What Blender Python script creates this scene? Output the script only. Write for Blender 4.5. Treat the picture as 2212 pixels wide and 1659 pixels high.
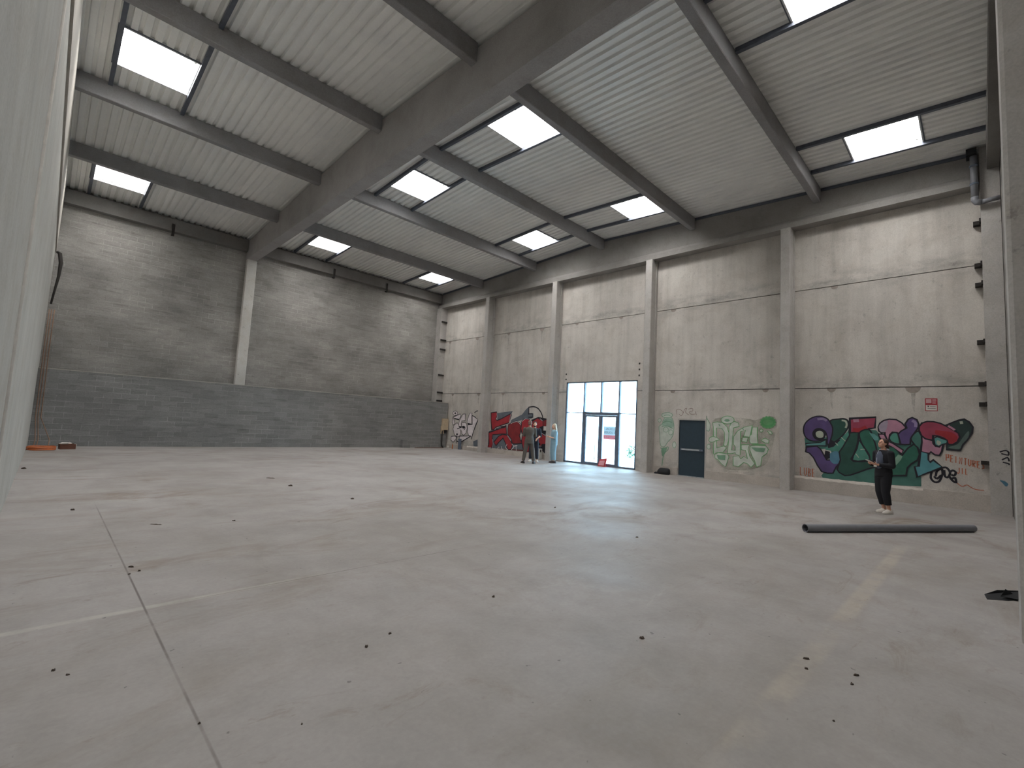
import bpy, bmesh, math, random
from mathutils import Vector, Matrix
from mathutils.geometry import tessellate_polygon

for o in list(bpy.data.objects): bpy.data.objects.remove(o, do_unlink=True)
S = bpy.context.scene
COL = S.collection

# ------------------------------------------------------------------ camera, world, exposure
YAW, PITCH, ROLL, FPX = 0.78100, 0.08640, -0.05310, 1009.065
def camera():
    cy, sy, cp, sp = math.cos(YAW), math.sin(YAW), math.cos(PITCH), math.sin(PITCH)
    f = Vector((sy*cp, cy*cp, sp)); r = Vector((cy, -sy, 0)); d = f.cross(r)
    cr, sr = math.cos(ROLL), math.sin(ROLL)
    r2 = cr*r + sr*d; d2 = -sr*r + cr*d
    cd = bpy.data.cameras.new('camera'); cd.sensor_fit = 'HORIZONTAL'; cd.sensor_width = 36
    cd.lens = FPX/2212*36; cd.clip_start = 0.02; cd.clip_end = 300
    o = bpy.data.objects.new('camera', cd); COL.objects.link(o)
    m = Matrix((r2, -d2, -f)).transposed().to_4x4(); m.translation = Vector((0, 0, 1.6))
    o.matrix_world = m; S.camera = o
camera()
SKYLIGHT = 34.0
w = bpy.data.worlds.new('overcast_sky'); S.world = w; w.use_nodes = True
bg = w.node_tree.nodes['Background']; bg.inputs[0].default_value = (0.50, 0.77, 1.0, 1); bg.inputs[1].default_value = 13.0
S.cycles.diffuse_bounces = 8; S.cycles.max_bounces = 12
S.view_settings.view_transform = 'Standard'; S.view_settings.look = 'None'
S.view_settings.exposure = 0.0; S.view_settings.gamma = 1.0; S.view_settings.use_curve_mapping = False
def portal(loc, rot, sx, sy):
    l = bpy.data.lights.new('sky_portal', 'AREA'); l.shape = 'RECTANGLE'; l.size = sx; l.size_y = sy
    l.cycles.is_portal = True
    o = bpy.data.objects.new('sky_portal', l); o.location = loc; o.rotation_euler = rot; COL.objects.link(o)
portal((17.5, 11.99, 1.87), (0, math.pi/2, 0), 3.72, 3.78)

# ------------------------------------------------------------------ dimensions (metres)
W = 17.40          # face of the precast panels on the right wall
L = -0.29          # face of the left wall
D = 24.15          # back wall
NEAR = -0.50       # wall behind the camera
RIDGE, ZR, SL = 12.0, 10.15, 0.0456
def zd(y): return ZR - SL*abs(y-RIDGE)     # underside of the roof deck
SKX = [(0.43, 1.90), (8.03, 9.54), (14.22, 15.72)]
SKY = [(0.92, 2.40), (8.24, 9.70), (13.46, 14.95), (21.05, 22.45)]

# ------------------------------------------------------------------ helpers
def s2l(c):
    return tuple((v/255/12.92 if v/255 <= .04045 else ((v/255+.055)/1.055)**2.4) for v in c)
class MB:
    def __init__(s): s.v = []; s.f = []; s.m = []; s.sm = []
    def add(s, vs, fs, m=0, sm=False):
        b = len(s.v); s.v += [tuple(v) for v in vs]
        for f in fs: s.f.append([b+i for i in f]); s.m.append(m); s.sm.append(sm)
        return s
    def box(s, x0, x1, y0, y1, z0, z1, m=0):
        return s.add([(x0,y0,z0),(x1,y0,z0),(x1,y1,z0),(x0,y1,z0),(x0,y0,z1),(x1,y0,z1),(x1,y1,z1),(x0,y1,z1)],
                     [(3,2,1,0),(4,5,6,7),(0,1,5,4),(1,2,6,5),(2,3,7,6),(3,0,4,7)], m)
    def prism(s, prof, axis, a, b, m=0, fz=None):
        """closed profile (list of 2-tuples) swept along axis from a to b; fz(t) lifts z"""
        n = len(prof); vs = []
        for t in (a, b):
            for p, q in prof:
                vs.append({'x': (t, p, q), 'y': (p, t, q), 'z': (p, q, t)}[axis])
        fs = [(i, (i+1) % n, n+(i+1) % n, n+i) for i in range(n)] + [tuple(range(n-1, -1, -1)), tuple(range(n, 2*n))]
        return s.add(vs, fs, m)
    def tube(s, pts, rad, n=10, m=0, cap=True, sq=1.0, sm=True):
        pts = [Vector(p) for p in pts]; k = len(pts)
        rad = rad if isinstance(rad, (list, tuple)) else [rad]*k
        vs = []; up = Vector((0, 0, 1)); last = None
        for i, p in enumerate(pts):
            t = (pts[min(i+1, k-1)] - pts[max(i-1, 0)])
            t = t.normalized() if t.length > 1e-9 else Vector((0, 0, 1))
            if last is None:
                u = t.cross(up);  u = u if u.length > 1e-3 else t.cross(Vector((0, 1, 0)))
            else: u = last - t*last.dot(t)
            u.normalize(); last = u; v = t.cross(u)
            for j in range(n):
                a = 2*math.pi*j/n
                vs.append(p + (u*math.cos(a) + v*math.sin(a)*sq)*rad[i])
        fs = [(i*n+j, i*n+(j+1) % n, (i+1)*n+(j+1) % n, (i+1)*n+j) for i in range(k-1) for j in range(n)]
        if cap: fs += [tuple(range(n-1, -1, -1)), tuple(range((k-1)*n, k*n))]
        return s.add(vs, fs, m, sm)
    def ell(s, c, r, rot=None, n=14, m=0):
        vs = []; k = n//2+1; c = Vector(c)
        for i in range(k+1):
            th = math.pi*i/k
            for j in range(n):
                a = 2*math.pi*j/n
                p = Vector((r[0]*math.sin(th)*math.cos(a), r[1]*math.sin(th)*math.sin(a), r[2]*math.cos(th)))
                vs.append(c + (rot @ p if rot else p))
        fs = [(i*n+j, (i+1)*n+j, (i+1)*n+(j+1) % n, i*n+(j+1) % n) for i in range(k) for j in range(n)]
        return s.add(vs, fs, m, True)
    def rings(s, rs, n=18, m=0):
        """rs: (cx,cy,z,rx,ry) stacked horizontal ellipses"""
        vs = []
        for cx, cy, z, rx, ry in rs:
            for j in range(n):
                a = 2*math.pi*j/n; vs.append((cx+rx*math.cos(a), cy+ry*math.sin(a), z))
        k = len(rs)
        fs = [(i*n+j, i*n+(j+1) % n, (i+1)*n+(j+1) % n, (i+1)*n+j) for i in range(k-1) for j in range(n)]
        fs += [tuple(range(n-1, -1, -1)), tuple(range((k-1)*n, k*n))]
        return s.add(vs, fs, m, True)
    def build(s, name, mats, parent=None, bevel=0):
        me = bpy.data.meshes.new(name); me.from_pydata(s.v, [], s.f)
        for mt in (mats if isinstance(mats, (list, tuple)) else [mats]): me.materials.append(mt)
        me.polygons.foreach_set('material_index', s.m); me.polygons.foreach_set('use_smooth', s.sm)
        me.update(); o = bpy.data.objects.new(name, me); COL.objects.link(o)
        if parent: o.parent = parent
        if bevel:
            b = o.modifiers.new('bevel', 'BEVEL'); b.width = bevel; b.segments = 2; b.limit_method = 'ANGLE'
        return o
def fixn(o):
    bm = bmesh.new(); bm.from_mesh(o.data); bmesh.ops.remove_doubles(bm, verts=bm.verts, dist=1e-6)
    bmesh.ops.recalc_face_normals(bm, faces=bm.faces); bm.to_mesh(o.data); bm.free(); return o
def tag(o, label, cat, group=None):
    o['label'] = label; o['category'] = cat
    if group: o['group'] = group
    return o
def struct(o): o['kind'] = 'structure'; return o
def empty(name, loc=(0, 0, 0), rz=0):
    o = bpy.data.objects.new(name, None); o.location = loc; o.rotation_euler = (0, 0, rz)
    o.empty_display_size = .1; COL.objects.link(o); return o
def copy_tree(o, parent=None):
    c = o.copy(); COL.objects.link(c); c.parent = parent
    for ch in list(o.children): copy_tree(ch, c)
    return c

# ------------------------------------------------------------------ materials
def newmat(name):
    m = bpy.data.materials.new(name); m.use_nodes = True; nt = m.node_tree
    b = nt.nodes['Principled BSDF']; return m, nt, b
def N(nt, t, **kw):
    n = nt.nodes.new(t)
    for k, v in kw.items(): setattr(n, k, v)
    return n
def ramp(nt, fac, stops):
    r = N(nt, 'ShaderNodeValToRGB'); e = r.color_ramp.elements
    while len(e) < len(stops): e.new(.5)
    for i, (p, c) in enumerate(stops):
        e[i].position = p; e[i].color = (*c, 1) if len(c) == 3 else c
    nt.links.new(fac, r.inputs[0]); return r.outputs[0]
def noise(nt, vec, scale, detail=4, rough=.55, dist=0.0):
    n = N(nt, 'ShaderNodeTexNoise'); n.inputs['Scale'].default_value = scale; n.inputs['Detail'].default_value = detail
    n.inputs['Roughness'].default_value = rough; n.inputs['Distortion'].default_value = dist
    nt.links.new(vec, n.inputs['Vector']); return n.outputs['Fac']
def mix(nt, mode, fac, a, b):
    n = N(nt, 'ShaderNodeMix', data_type='RGBA', blend_type=mode)
    if hasattr(fac, 'links'): nt.links.new(fac, n.inputs[0])
    else: n.inputs[0].default_value = fac
    for v, i in ((a, 6), (b, 7)):
        if hasattr(v, 'links'): nt.links.new(v, n.inputs[i])
        else: n.inputs[i].default_value = (*v, 1)
    return n.outputs[2]
def coords(nt, scale=(1, 1, 1), rot=(0, 0, 0), loc=(0, 0, 0)):
    t = N(nt, 'ShaderNodeTexCoord'); mp = N(nt, 'ShaderNodeMapping')
    mp.inputs['Scale'].default_value = scale; mp.inputs['Rotation'].default_value = rot; mp.inputs['Location'].default_value = loc
    nt.links.new(t.outputs['Object'], mp.inputs[0]); return mp.outputs[0]
def G(v): return (v, v, v)
def flat(name, rgb, rough=.6, metal=0.0, var=.12, nscale=9, em=None):
    m, nt, b = newmat(name); c = s2l(rgb)
    f = noise(nt, coords(nt), nscale, 3)
    col = ramp(nt, f, [(.3, tuple(x*(1-var) for x in c)), (.7, tuple(min(1, x*(1+var)) for x in c))])
    nt.links.new(col, b.inputs['Base Color']); b.inputs['Roughness'].default_value = rough; b.inputs['Metallic'].default_value = metal
    return m
def concrete(name, rgb, stain=.35, sc=.5, rough=.85, tint=(1, .97, .93), pits=.0, vert=.0, fine=.12, joints=()):
    """mottled cast concrete: cloudy tone, stains of their own shape, fine grain, optional vertical runs and pits"""
    m, nt, b = newmat(name); c = s2l(rgb); v = coords(nt)
    col = ramp(nt, noise(nt, v, sc, 6, .62), [(.3, tuple(x*(1-stain*.55) for x in c)), (.52, c), (.72, tuple(min(1, x*(1+stain*.45)) for x in c))])
    st = ramp(nt, noise(nt, v, sc*2.7, 8, .7, .4), [(.46, G(1)), (.7, tuple(t*(1-stain*.6) for t in tint))])
    col = mix(nt, 'MULTIPLY', 1, col, st)
    if vert:
        vv = coords(nt, (1.6, 1.6, .12)); col = mix(nt, 'MULTIPLY', 1, col, ramp(nt, noise(nt, vv, 2.2, 5, .6), [(.45, G(1)), (.75, G(1-vert))]))
    if joints:
        for zc_, hw_ in joints:
            bnd, mth = band(nt, 2, zc_, hw_, .9); nn = ramp(nt, noise(nt, coords(nt, (1, .8, 2.2)), 1.3, 7, .72), [(.44, G(0)), (.66, G(.75))])
            col = mix(nt, 'MIX', mth('MULTIPLY', bnd, nn), col, tuple(x*.42 for x in c))
    if pits:
        col = mix(nt, 'MULTIPLY', 1, col, ramp(nt, noise(nt, v, 5.5, 6, .75), [(.60, G(1)), (.68, G(1-pits))]))
    g = noise(nt, v, 38, 3, .6)
    col = mix(nt, 'MULTIPLY', 1, col, ramp(nt, g, [(.3, G(1-fine)), (.7, G(1+fine*.5))]))
    nt.links.new(col, b.inputs['Base Color']); b.inputs['Roughness'].default_value = rough
    bp = N(nt, 'ShaderNodeBump'); bp.inputs['Strength'].default_value = .12; bp.inputs['Distance'].default_value = .01
    nt.links.new(g, bp.inputs['Height']); nt.links.new(bp.outputs[0], b.inputs['Normal'])
    return m
def blocks(name, rgb, mortar, axis='x', var=.25, dirt=.25, bw=.5, bh=.2):
    """hollow concrete block masonry in running bond"""
    m, nt, b = newmat(name); c = s2l(rgb)
    t = N(nt, 'ShaderNodeTexCoord'); sp = N(nt, 'ShaderNodeSeparateXYZ'); cb = N(nt, 'ShaderNodeCombineXYZ')
    nt.links.new(t.outputs['Object'], sp.inputs[0]); nt.links.new(sp.outputs[0 if axis == 'x' else 1], cb.inputs[0]); nt.links.new(sp.outputs[2], cb.inputs[1])
    # wavy joints: the mortar was struck by hand
    wob = noise(nt, t.outputs['Object'], 2.5, 2); wm = N(nt, 'ShaderNodeMath', operation='MULTIPLY_ADD')
    nt.links.new(wob, wm.inputs[0]); wm.inputs[1].default_value = .02; nt.links.new(sp.outputs[2], wm.inputs[2]); nt.links.new(wm.outputs[0], cb.inputs[1])
    br = N(nt, 'ShaderNodeTexBrick'); br.offset = .5
    br.inputs['Scale'].default_value = 1; br.inputs['Brick Width'].default_value = bw; br.inputs['Row Height'].default_value = bh
    br.inputs['Mortar Size'].default_value = .009; br.inputs['Mortar Smooth'].default_value = .5; br.inputs['Bias'].default_value = 0
    br.inputs['Color1'].default_value = (*[x*(1-var) for x in c], 1); br.inputs['Color2'].default_value = (*[x*(1+var) for x in c], 1)
    mo = ramp(nt, noise(nt, t.outputs['Object'], .7, 4, .7), [(.4, tuple(x*.9 for x in c)), (.62, s2l(mortar))])
    nt.links.new(mo, br.inputs['Mortar']); nt.links.new(cb.outputs[0], br.inputs['Vector'])
    vv = coords(nt, (1, 1, 1.6)); col = br.outputs['Color']
    col = mix(nt, 'MULTIPLY', 1, col, ramp(nt, noise(nt, vv, .42, 5, .6), [(.3, G(1-dirt)), (.68, G(1+dirt*.6))]))
    hz = coords(nt, (.9, .9, 9)); col = mix(nt, 'MULTIPLY', 1, col, ramp(nt, noise(nt, hz, 1.1, 5, .75), [(.35, G(1.07)), (.55, G(1)), (.72, G(.66))]))
    g = noise(nt, vv, 22, 4, .7); col = mix(nt, 'MULTIPLY', 1, col, ramp(nt, g, [(.3, G(.82)), (.7, G(1.1))]))
    nt.links.new(col, b.inputs['Base Color']); b.inputs['Roughness'].default_value = .95
    bp = N(nt, 'ShaderNodeBump'); bp.inputs['Strength'].default_value = .35; bp.inputs['Distance'].default_value = .012
    inv = N(nt, 'ShaderNodeMath', operation='SUBTRACT'); inv.inputs[0].default_value = 1; nt.links.new(br.outputs['Fac'], inv.inputs[1])
    nt.links.new(inv.outputs[0], bp.inputs['Height']); nt.links.new(bp.outputs[0], b.inputs['Normal'])
    return m
def band(nt, axis, centre, hw, soft=.35, lo=None, hi=None, loc='Object'):
    """soft-edged stripe in object coordinates, optionally bounded along the other horizontal axis"""
    t = N(nt, 'ShaderNodeTexCoord'); sp = N(nt, 'ShaderNodeSeparateXYZ'); nt.links.new(t.outputs[loc], sp.inputs[0])
    def mth(op, a, b_=None):
        n = N(nt, 'ShaderNodeMath', operation=op)
        for i, v_ in enumerate((a, b_)):
            if v_ is None: continue
            if hasattr(v_, 'links'): nt.links.new(v_, n.inputs[i])
            else: n.inputs[i].default_value = v_
        return n.outputs[0]
    d = mth('ABSOLUTE', mth('SUBTRACT', sp.outputs[axis], centre))
    r = N(nt, 'ShaderNodeMapRange'); r.inputs[1].default_value = hw*(1+soft); r.inputs[2].default_value = hw*(1-soft); nt.links.new(d, r.inputs[0]); out = r.outputs[0]
    if lo is not None:
        o_ = sp.outputs[1-axis]; a = N(nt, 'ShaderNodeMapRange'); a.inputs[1].default_value = lo; a.inputs[2].default_value = lo+.6; nt.links.new(o_, a.inputs[0])
        c = N(nt, 'ShaderNodeMapRange'); c.inputs[1].default_value = hi; c.inputs[2].default_value = hi-1.2; nt.links.new(o_, c.inputs[0])
        out = mth('MULTIPLY', out, mth('MULTIPLY', a.outputs[0], c.outputs[0]))
    return out, mth
def floor_material():
    m, nt, b = newmat('floor_concrete'); v = coords(nt)
    col = ramp(nt, noise(nt, v, .28, 6, .6), [(.3, s2l((142, 137, 132))), (.5, s2l((156, 152, 149))), (.7, s2l((166, 163, 161)))])
    # scuffed brown runs left by wheels, long in one direction
    vs = coords(nt, (.6, 1.3, 1), (0, 0, math.radians(-52)))
    n1 = noise(nt, vs, .7, 8, .68, 1.2)
    n2 = noise(nt, v, .13, 3, .5)
    st = ramp(nt, n1, [(.50, G(0)), (.72, G(1))]); ar = ramp(nt, n2, [(.42, G(.25)), (.60, G(1))])
    k = mix(nt, 'MULTIPLY', 1, st, ar)
    col = mix(nt, 'MIX', k, col, s2l((126, 113, 99)))
    vt = coords(nt, (1.5, .7, 1), (0, 0, math.radians(14)))
    col = mix(nt, 'MULTIPLY', 1, col, ramp(nt, noise(nt, vt, .8, 6, .65, .3), [(.48, G(1)), (.74, (.86, .84, .82))]))
    col = mix(nt, 'MULTIPLY', 1, col, ramp(nt, noise(nt, v, 1.7, 8, .72), [(.33, G(.88)), (.55, G(1)), (.72, G(1.05))]))
    # finer scuffs: dark smears and pale dusty drags in several directions
    for ang, sc_, lo_, hi_, c_ in ((-38, (1, 2.6, 1), .585, .72, (122, 108, 94)), (-80, (.9, 2.2, 1), .60, .74, (120, 108, 96)), (25, (.9, 3.0, 1), .60, .76, (126, 116, 106)), (-55, (.9, 2.2, 1), .62, .84, (188, 184, 180))):
        sc_n = noise(nt, coords(nt, sc_, (0, 0, math.radians(ang)), (ang*.37, 3.1, 0)), .95, 8, .74, 1.3)
        col = mix(nt, 'MIX', mix(nt, 'MULTIPLY', 1, ramp(nt, sc_n, [(lo_, G(0)), (hi_, G(.7))]), ramp(nt, noise(nt, coords(nt, (1, 1, 1), (0, 0, 0), (ang, 5, 0)), .22, 2, .5), [(.40, G(.15)), (.58, G(1))])), col, s2l(c_))
    # worn painted stripes and saw-cut joints
    w1 = ramp(nt, noise(nt, v, 1.5, 5, .65), [(.40, G(0)), (.60, G(.38))]); bnd, mth = band(nt, 1, .935, .075, .3, 2.2, 10.4)
    col = mix(nt, 'MIX', mth('MULTIPLY', bnd, w1), col, s2l((186, 176, 158)))
    w2 = ramp(nt, noise(nt, v, 2.2, 5, .65), [(.34, G(.1)), (.55, G(.5))]); bnd, mth = band(nt, 1, 4.72, .035, .4, -1.2, 2.4)
    col = mix(nt, 'MIX', mth('MULTIPLY', bnd, w2), col, s2l((190, 188, 180)))
    w3 = ramp(nt, noise(nt, v, 1.1, 4, .6), [(.38, G(.35)), (.55, G(1))])
    bnd, mth = band(nt, 0, .714, .007, .5, -.8, 10.2); col = mix(nt, 'MIX', mth('MULTIPLY', bnd, w3), col, s2l((104, 98, 94)))
    bnd, mth = band(nt, 1, 4.705, .006, .5, .8, 4.6); col = mix(nt, 'MIX', mth('MULTIPLY', bnd, w3), col, s2l((112, 105, 100)))
    g = noise(nt, v, 30, 4, .6); col = mix(nt, 'MULTIPLY', 1, col, ramp(nt, g, [(.3, G(.94)), (.7, G(1.03))]))
    sp = ramp(nt, noise(nt, v, 14, 2, .5), [(.735, G(1)), (.76, G(.55))]); col = mix(nt, 'MULTIPLY', 1, col, sp)
    nt.links.new(col, b.inputs['Base Color'])
    rr = ramp(nt, noise(nt, v, .6, 4), [(.3, G(.52)), (.7, G(.72))]); nt.links.new(rr, b.inputs['Roughness'])
    b.inputs['Specular IOR Level'].default_value = .45
    return m
def see_through(name, rgb, lo, hi, scale=3.0, strength=.7):
    """thin worn paint: noise decides where the wall or floor shows"""
    m, nt, b = newmat(name); b.inputs['Base Color'].default_value = (*s2l(rgb), 1); b.inputs['Roughness'].default_value = .9
    a = ramp(nt, noise(nt, coords(nt), scale, 6, .7), [(lo, G(0)), (hi, G(strength))]); nt.links.new(a, b.inputs['Alpha'])
    return m

M = {}
M['floor'] = floor_material()
M['panel'] = concrete('precast_panel', (202, 197, 190), .28, .42, .88, (1, .975, .95), pits=.24, vert=.20, joints=((6.66, .26), (3.36, .18), (.25, .35)))
M['plinth'] = concrete('plinth_concrete', (186, 179, 171), .24, .9, .9, (1, .98, .96), pits=.2)
M['column'] = concrete('column_concrete', (180, 177, 173), .22, .7, .85, pits=.3)
M['post'] = concrete('post_concrete', (208, 206, 201), .16, .7, .85, pits=.3)
M['beam'] = concrete('beam_concrete', (158, 155, 154), .24, .5, .85, (1, .98, .97))
M['purlin'] = concrete('purlin_concrete', (146, 145, 147), .22, .6, .85)
M['edge'] = concrete('edge_beam_concrete', (116, 114, 111), .22, .6, .85)
M['eaves'] = concrete('eaves_beam_concrete', (140, 137, 134), .26, .5, .85, (1, .98, .97))
M['leftwall'] = concrete('left_wall_concrete', (186, 185, 179), .18, .8, .88, vert=.12)
M['render'] = concrete('mortar_render', (178, 174, 166), .15, 2, .9)
M['block'] = blocks('grey_blocks', (150, 147, 143), (178, 175, 170), var=.075, dirt=.34)
M['block_low'] = blocks('grey_blocks_low', (131, 131, 130), (166, 165, 163), var=.11, dirt=.18)
M['block_near'] = blocks('grey_blocks_near', (130, 127, 122), (150, 146, 140))
M['deck'] = concrete('deck_steel', (238, 238, 235), .10, .35, .42, (.98, .98, 1), fine=.03)
M['deck'].node_tree.nodes['Principled BSDF'].inputs['Specular IOR Level'].default_value = .9
M['galv'] = flat('dark_trimmer_steel', (92, 97, 108), .5, .3)
M['dark'] = flat('dark_recess', (30, 30, 32), .9)
M['rust'] = flat('black_steel', (40, 36, 33), .8)
M['chip'] = flat('brown_debris', (74, 64, 56), .9, 0, .3, 60)
M['curb'] = flat('white_curb', (206, 208, 208), .5, 0, .03)
M['anthracite'] = flat('anthracite_frame', (104, 114, 130), .4, .2)
M['alu'] = flat('brushed_aluminium', (190, 196, 200), .35, .7)
M['door'] = flat('dark_teal_door', (40, 58, 70), .45, 0, .08)
M['joint'] = flat('floor_joint', (118, 112, 108), .95)
M['linewhite'] = see_through('worn_white_line', (190, 187, 178), .35, .70, 2.2, .5)
M['lineyellow'] = see_through('worn_yellow_line', (182, 172, 156), .42, .62, 1.3, .5)
M['patch'] = flat('mortar_patch', (148, 139, 131), .95, 0, .15)
M['lime'] = flat('lime_bloom', (226, 220, 212), .9, 0, .1)
M['white'] = flat('white_paint', (232, 232, 228), .5, 0, .03)
M['ink'] = flat('spray_black', (30, 28, 38), .7)
PAINT = dict(teal=(66,112,102), teal_l=(74,132,118), teal_b=(92,148,144), green_d=(40,78,68), green_m=(44,98,82), green_k=(40,58,56),
  green_g=(86,104,98), purple=(88,72,118), purple_l=(138,124,160), lilac=(160,148,164), pink=(176,128,148), rose=(150,62,84), red=(158,44,52),
  red_d=(128,38,42), maroon=(94,48,48), blue=(82,126,148), cyan=(84,142,150), pale=(168,176,160), pale_g=(124,160,140), grey_b=(96,104,112),
  white=(214,206,208), palepink=(222,214,216), mist=(192,200,190), green_p=(104,160,108), green_b=(88,156,100), green_h=(118,156,130), green_l=(150,178,160),
  orange=(176,104,76), brownline=(138,118,112))
for k, c in PAINT.items():
    M['p_'+k] = flat('spray_'+k, c, .75, 0, .16, 3.5)
M['p_ink'] = M['ink']
M['p_haze'] = see_through('green_overspray', (158, 166, 138), .35, .65, 1.4, .5)
def emitter(name, rgb, strength):
    m = bpy.data.materials.new(name); m.use_nodes = True; nt = m.node_tree; nt.nodes.clear()
    o = N(nt, 'ShaderNodeOutputMaterial'); e = N(nt, 'ShaderNodeEmission'); e.inputs[0].default_value = (*rgb, 1); e.inputs[1].default_value = strength
    nt.links.new(e.outputs[0], o.inputs[0]); return m
M['dome'] = emitter('daylit_opal_dome', (1.0, .97, .95), SKYLIGHT)
def glass():
    m = bpy.data.materials.new('clear_glazing'); m.use_nodes = True; nt = m.node_tree; nt.nodes.clear()
    o = N(nt, 'ShaderNodeOutputMaterial'); t = N(nt, 'ShaderNodeBsdfTransparent'); g = N(nt, 'ShaderNodeBsdfGlossy'); mx = N(nt, 'ShaderNodeMixShader')
    t.inputs[0].default_value = (.93, .96, .96, 1); g.inputs['Roughness'].default_value = .05
    fr = N(nt, 'ShaderNodeFresnel'); fr.inputs[0].default_value = 1.25
    nt.links.new(fr.outputs[0], mx.inputs[0]); nt.links.new(t.outputs[0], mx.inputs[1]); nt.links.new(g.outputs[0], mx.inputs[2]); nt.links.new(mx.outputs[0], o.inputs[0])
    return m
M['glass'] = glass()

# ================================================================== the shell
mb = MB(); mb.box(L-.4, 17.8, NEAR-.4, D+.4, -.25, 0); FLOOR = struct(mb.build('floor', M['floor']))
# back wall of blocks, low block wall standing in front of it
mb = MB(); mb.box(L-.4, 17.6, D, D+.3, 0, 10.3); struct(mb.build('wall_back', M['block']))
mb = MB(); mb.box(L, W-.07, 22.9, 23.1, 0, 2.68); lw = mb.build('block_wall', M['block_low'])
tag(lw, 'low grey block wall, chest-high run in front of the tall back wall', 'wall')
mb = MB(); mb.box(L, W-.07, 22.895, 23.105, 2.68, 2.705); mb.build('coping', M['render'], lw)
# left wall, smooth concrete with one pale vertical joint and a slightly proud ring beam
mb = MB(); mb.box(L-.4, L, NEAR-.4, D, 0, 10.3); wl = struct(mb.build('wall_left', M['leftwall']))
mb = MB(); mb.tube([(L-.02, 7.03, 0), (L-.02, 7.03, 9.4)], .045, 12); mb.build('joint_strip', M['lime'], wl)
mb = MB(); mb.box(L, L+.035, 7.3, D-.31, 7.0, 9.5); mb.build('ring_beam', M['render'], wl)
# wall behind the camera
mb = MB(); mb.box(L-.4, 17.8, NEAR-.3, NEAR, 0, 10.3); struct(mb.build('wall_near', M['block_near']))
# right wall: three rows of precast panels with open joints, backed by a solid leaf; openings for the entrance and the fire door
GY0, GY1, GZ = 10.10, 13.88, 3.73
DY0, DY1, DZ = 7.25, 8.25, 2.12
COLS = [(-.49, -.12), (4.33, 4.63), (9.32, 9.61), (14.33, 14.62), (19.20, 19.49), (23.68, 24.12)]
mb = MB(); mb.box(17.46, 17.7, NEAR, DY0, 0, 10.3, 1); mb.box(17.46, 17.7, DY0, DY1, DZ, 10.3, 1); mb.box(17.46, 17.7, DY1, GY0, 0, 10.3, 1)
mb.box(17.46, 17.7, GY0, GY1, GZ, 10.3, 1); mb.box(17.46, 17.7, GY1, D, 0, 10.3, 1)
Z1, Z2, g = 3.27, 6.54, .012
for i in range(5):
    a, b = COLS[i][1]-.1, COLS[i+1][0]+.1
    if i == 2:
        mb.box(W, 17.46, a, GY0, 0, Z1-g); mb.box(W, 17.46, GY1, b, 0, Z1-g)
        mb.box(W, 17.46, a, GY0, Z1+g, Z2-g); mb.box(W, 17.46, GY1, b, Z1+g, Z2-g); mb.box(W, 17.46, GY0, GY1, GZ, Z2-g)
    elif i == 1:
        mb.box(W, 17.46, a, DY0, 0, Z1-g); mb.box(W, 17.46, DY1, b, 0, Z1-g); mb.box(W, 17.46, DY0, DY1, DZ, Z1-g); mb.box(W, 17.46, a, b, Z1+g, Z2-g)
    else:
        mb.box(W, 17.46, a, b, 0, Z1-g); mb.box(W, 17.46, a, b, Z1+g, Z2-g)
    mb.box(W, 17.46, a, b, Z2+g, 9.9)
WR = struct(mb.build('wall_right', [M['panel'], M['dark']]))
def rough_top_strip(y0, y1, x, z, seed, amp=.03):
    random.seed(seed); n = max(3, int((y1-y0)/.12)); v = []; f = []
    for i in range(n+1):
        y = y0+(y1-y0)*i/n; v += [(x, y, z-.05-random.random()*amp), (x, y, z+.0+random.random()*amp*.9)]
    for i in range(n): f.append((2*i, 2*i+2, 2*i+3, 2*i+1))
    return MB().add(v, f)
for i, (a, b, h) in enumerate([(COLS[0][1], COLS[1][0], .44), (COLS[1][1], DY0-.03, .30), (DY1+.03, COLS[2][0], .28), (COLS[3][1], COLS[4][0], .22), (COLS[4][1], 22.9, .22)]):
    mb = MB(); mb.box(17.335, W, a, b, 0, h); mb.build('plinth', M['plinth'], WR)
rough_top_strip(COLS[0][1]+1.3, COLS[1][0], 17.333, .44, 4).build('efflorescence', M['lime'], WR)
rough_top_strip(COLS[4][1]+.2, 20.9, 17.333, .24, 6).build('efflorescence', M['lime'], WR)
M['run'] = see_through('dark_run', (140, 131, 122), .35, .75, 5, .5)
# half-round mortar patches over the lifting anchors, under the joints
def patch(y, z, r=.1, k=1.0):
    if r > .11: MB().add([(W-.001, y-r*.35, z-.02), (W-.001, y+r*.3, z-.02), (W-.001, y+.03, z-.35-r), (W-.001, y-.02, z-.5-r*1.5)], [(0, 1, 2, 3)]).build('rust_run', M['run'], WR)
    n = 10; v = [(W-.0015, y+r*math.cos(math.pi*i/n), z-.012-r*k*math.sin(math.pi*i/n)) for i in range(n+1)]
    MB().add(v, [tuple(range(n+1))]).build('mortar_patch', M['patch'], WR)
for y, z, r in [(3.3, Z1, .12), (1.35, Z1, .17), (8.55, Z1, .1), (8.6, Z2, .11), (5.2, Z1, .1), (3.2, Z2, .1), (13.4, Z2, .1), (11.0, Z2, .1), (15.3, Z1, .1), (18.2, Z1, .12), (15.6, Z2, .15),
                (18.0, Z2, .12), (20.2, Z1, .13), (22.6, Z1, .12), (20.6, Z2, .16), (23.2, Z2, .14)]: patch(y, z, r)
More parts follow.
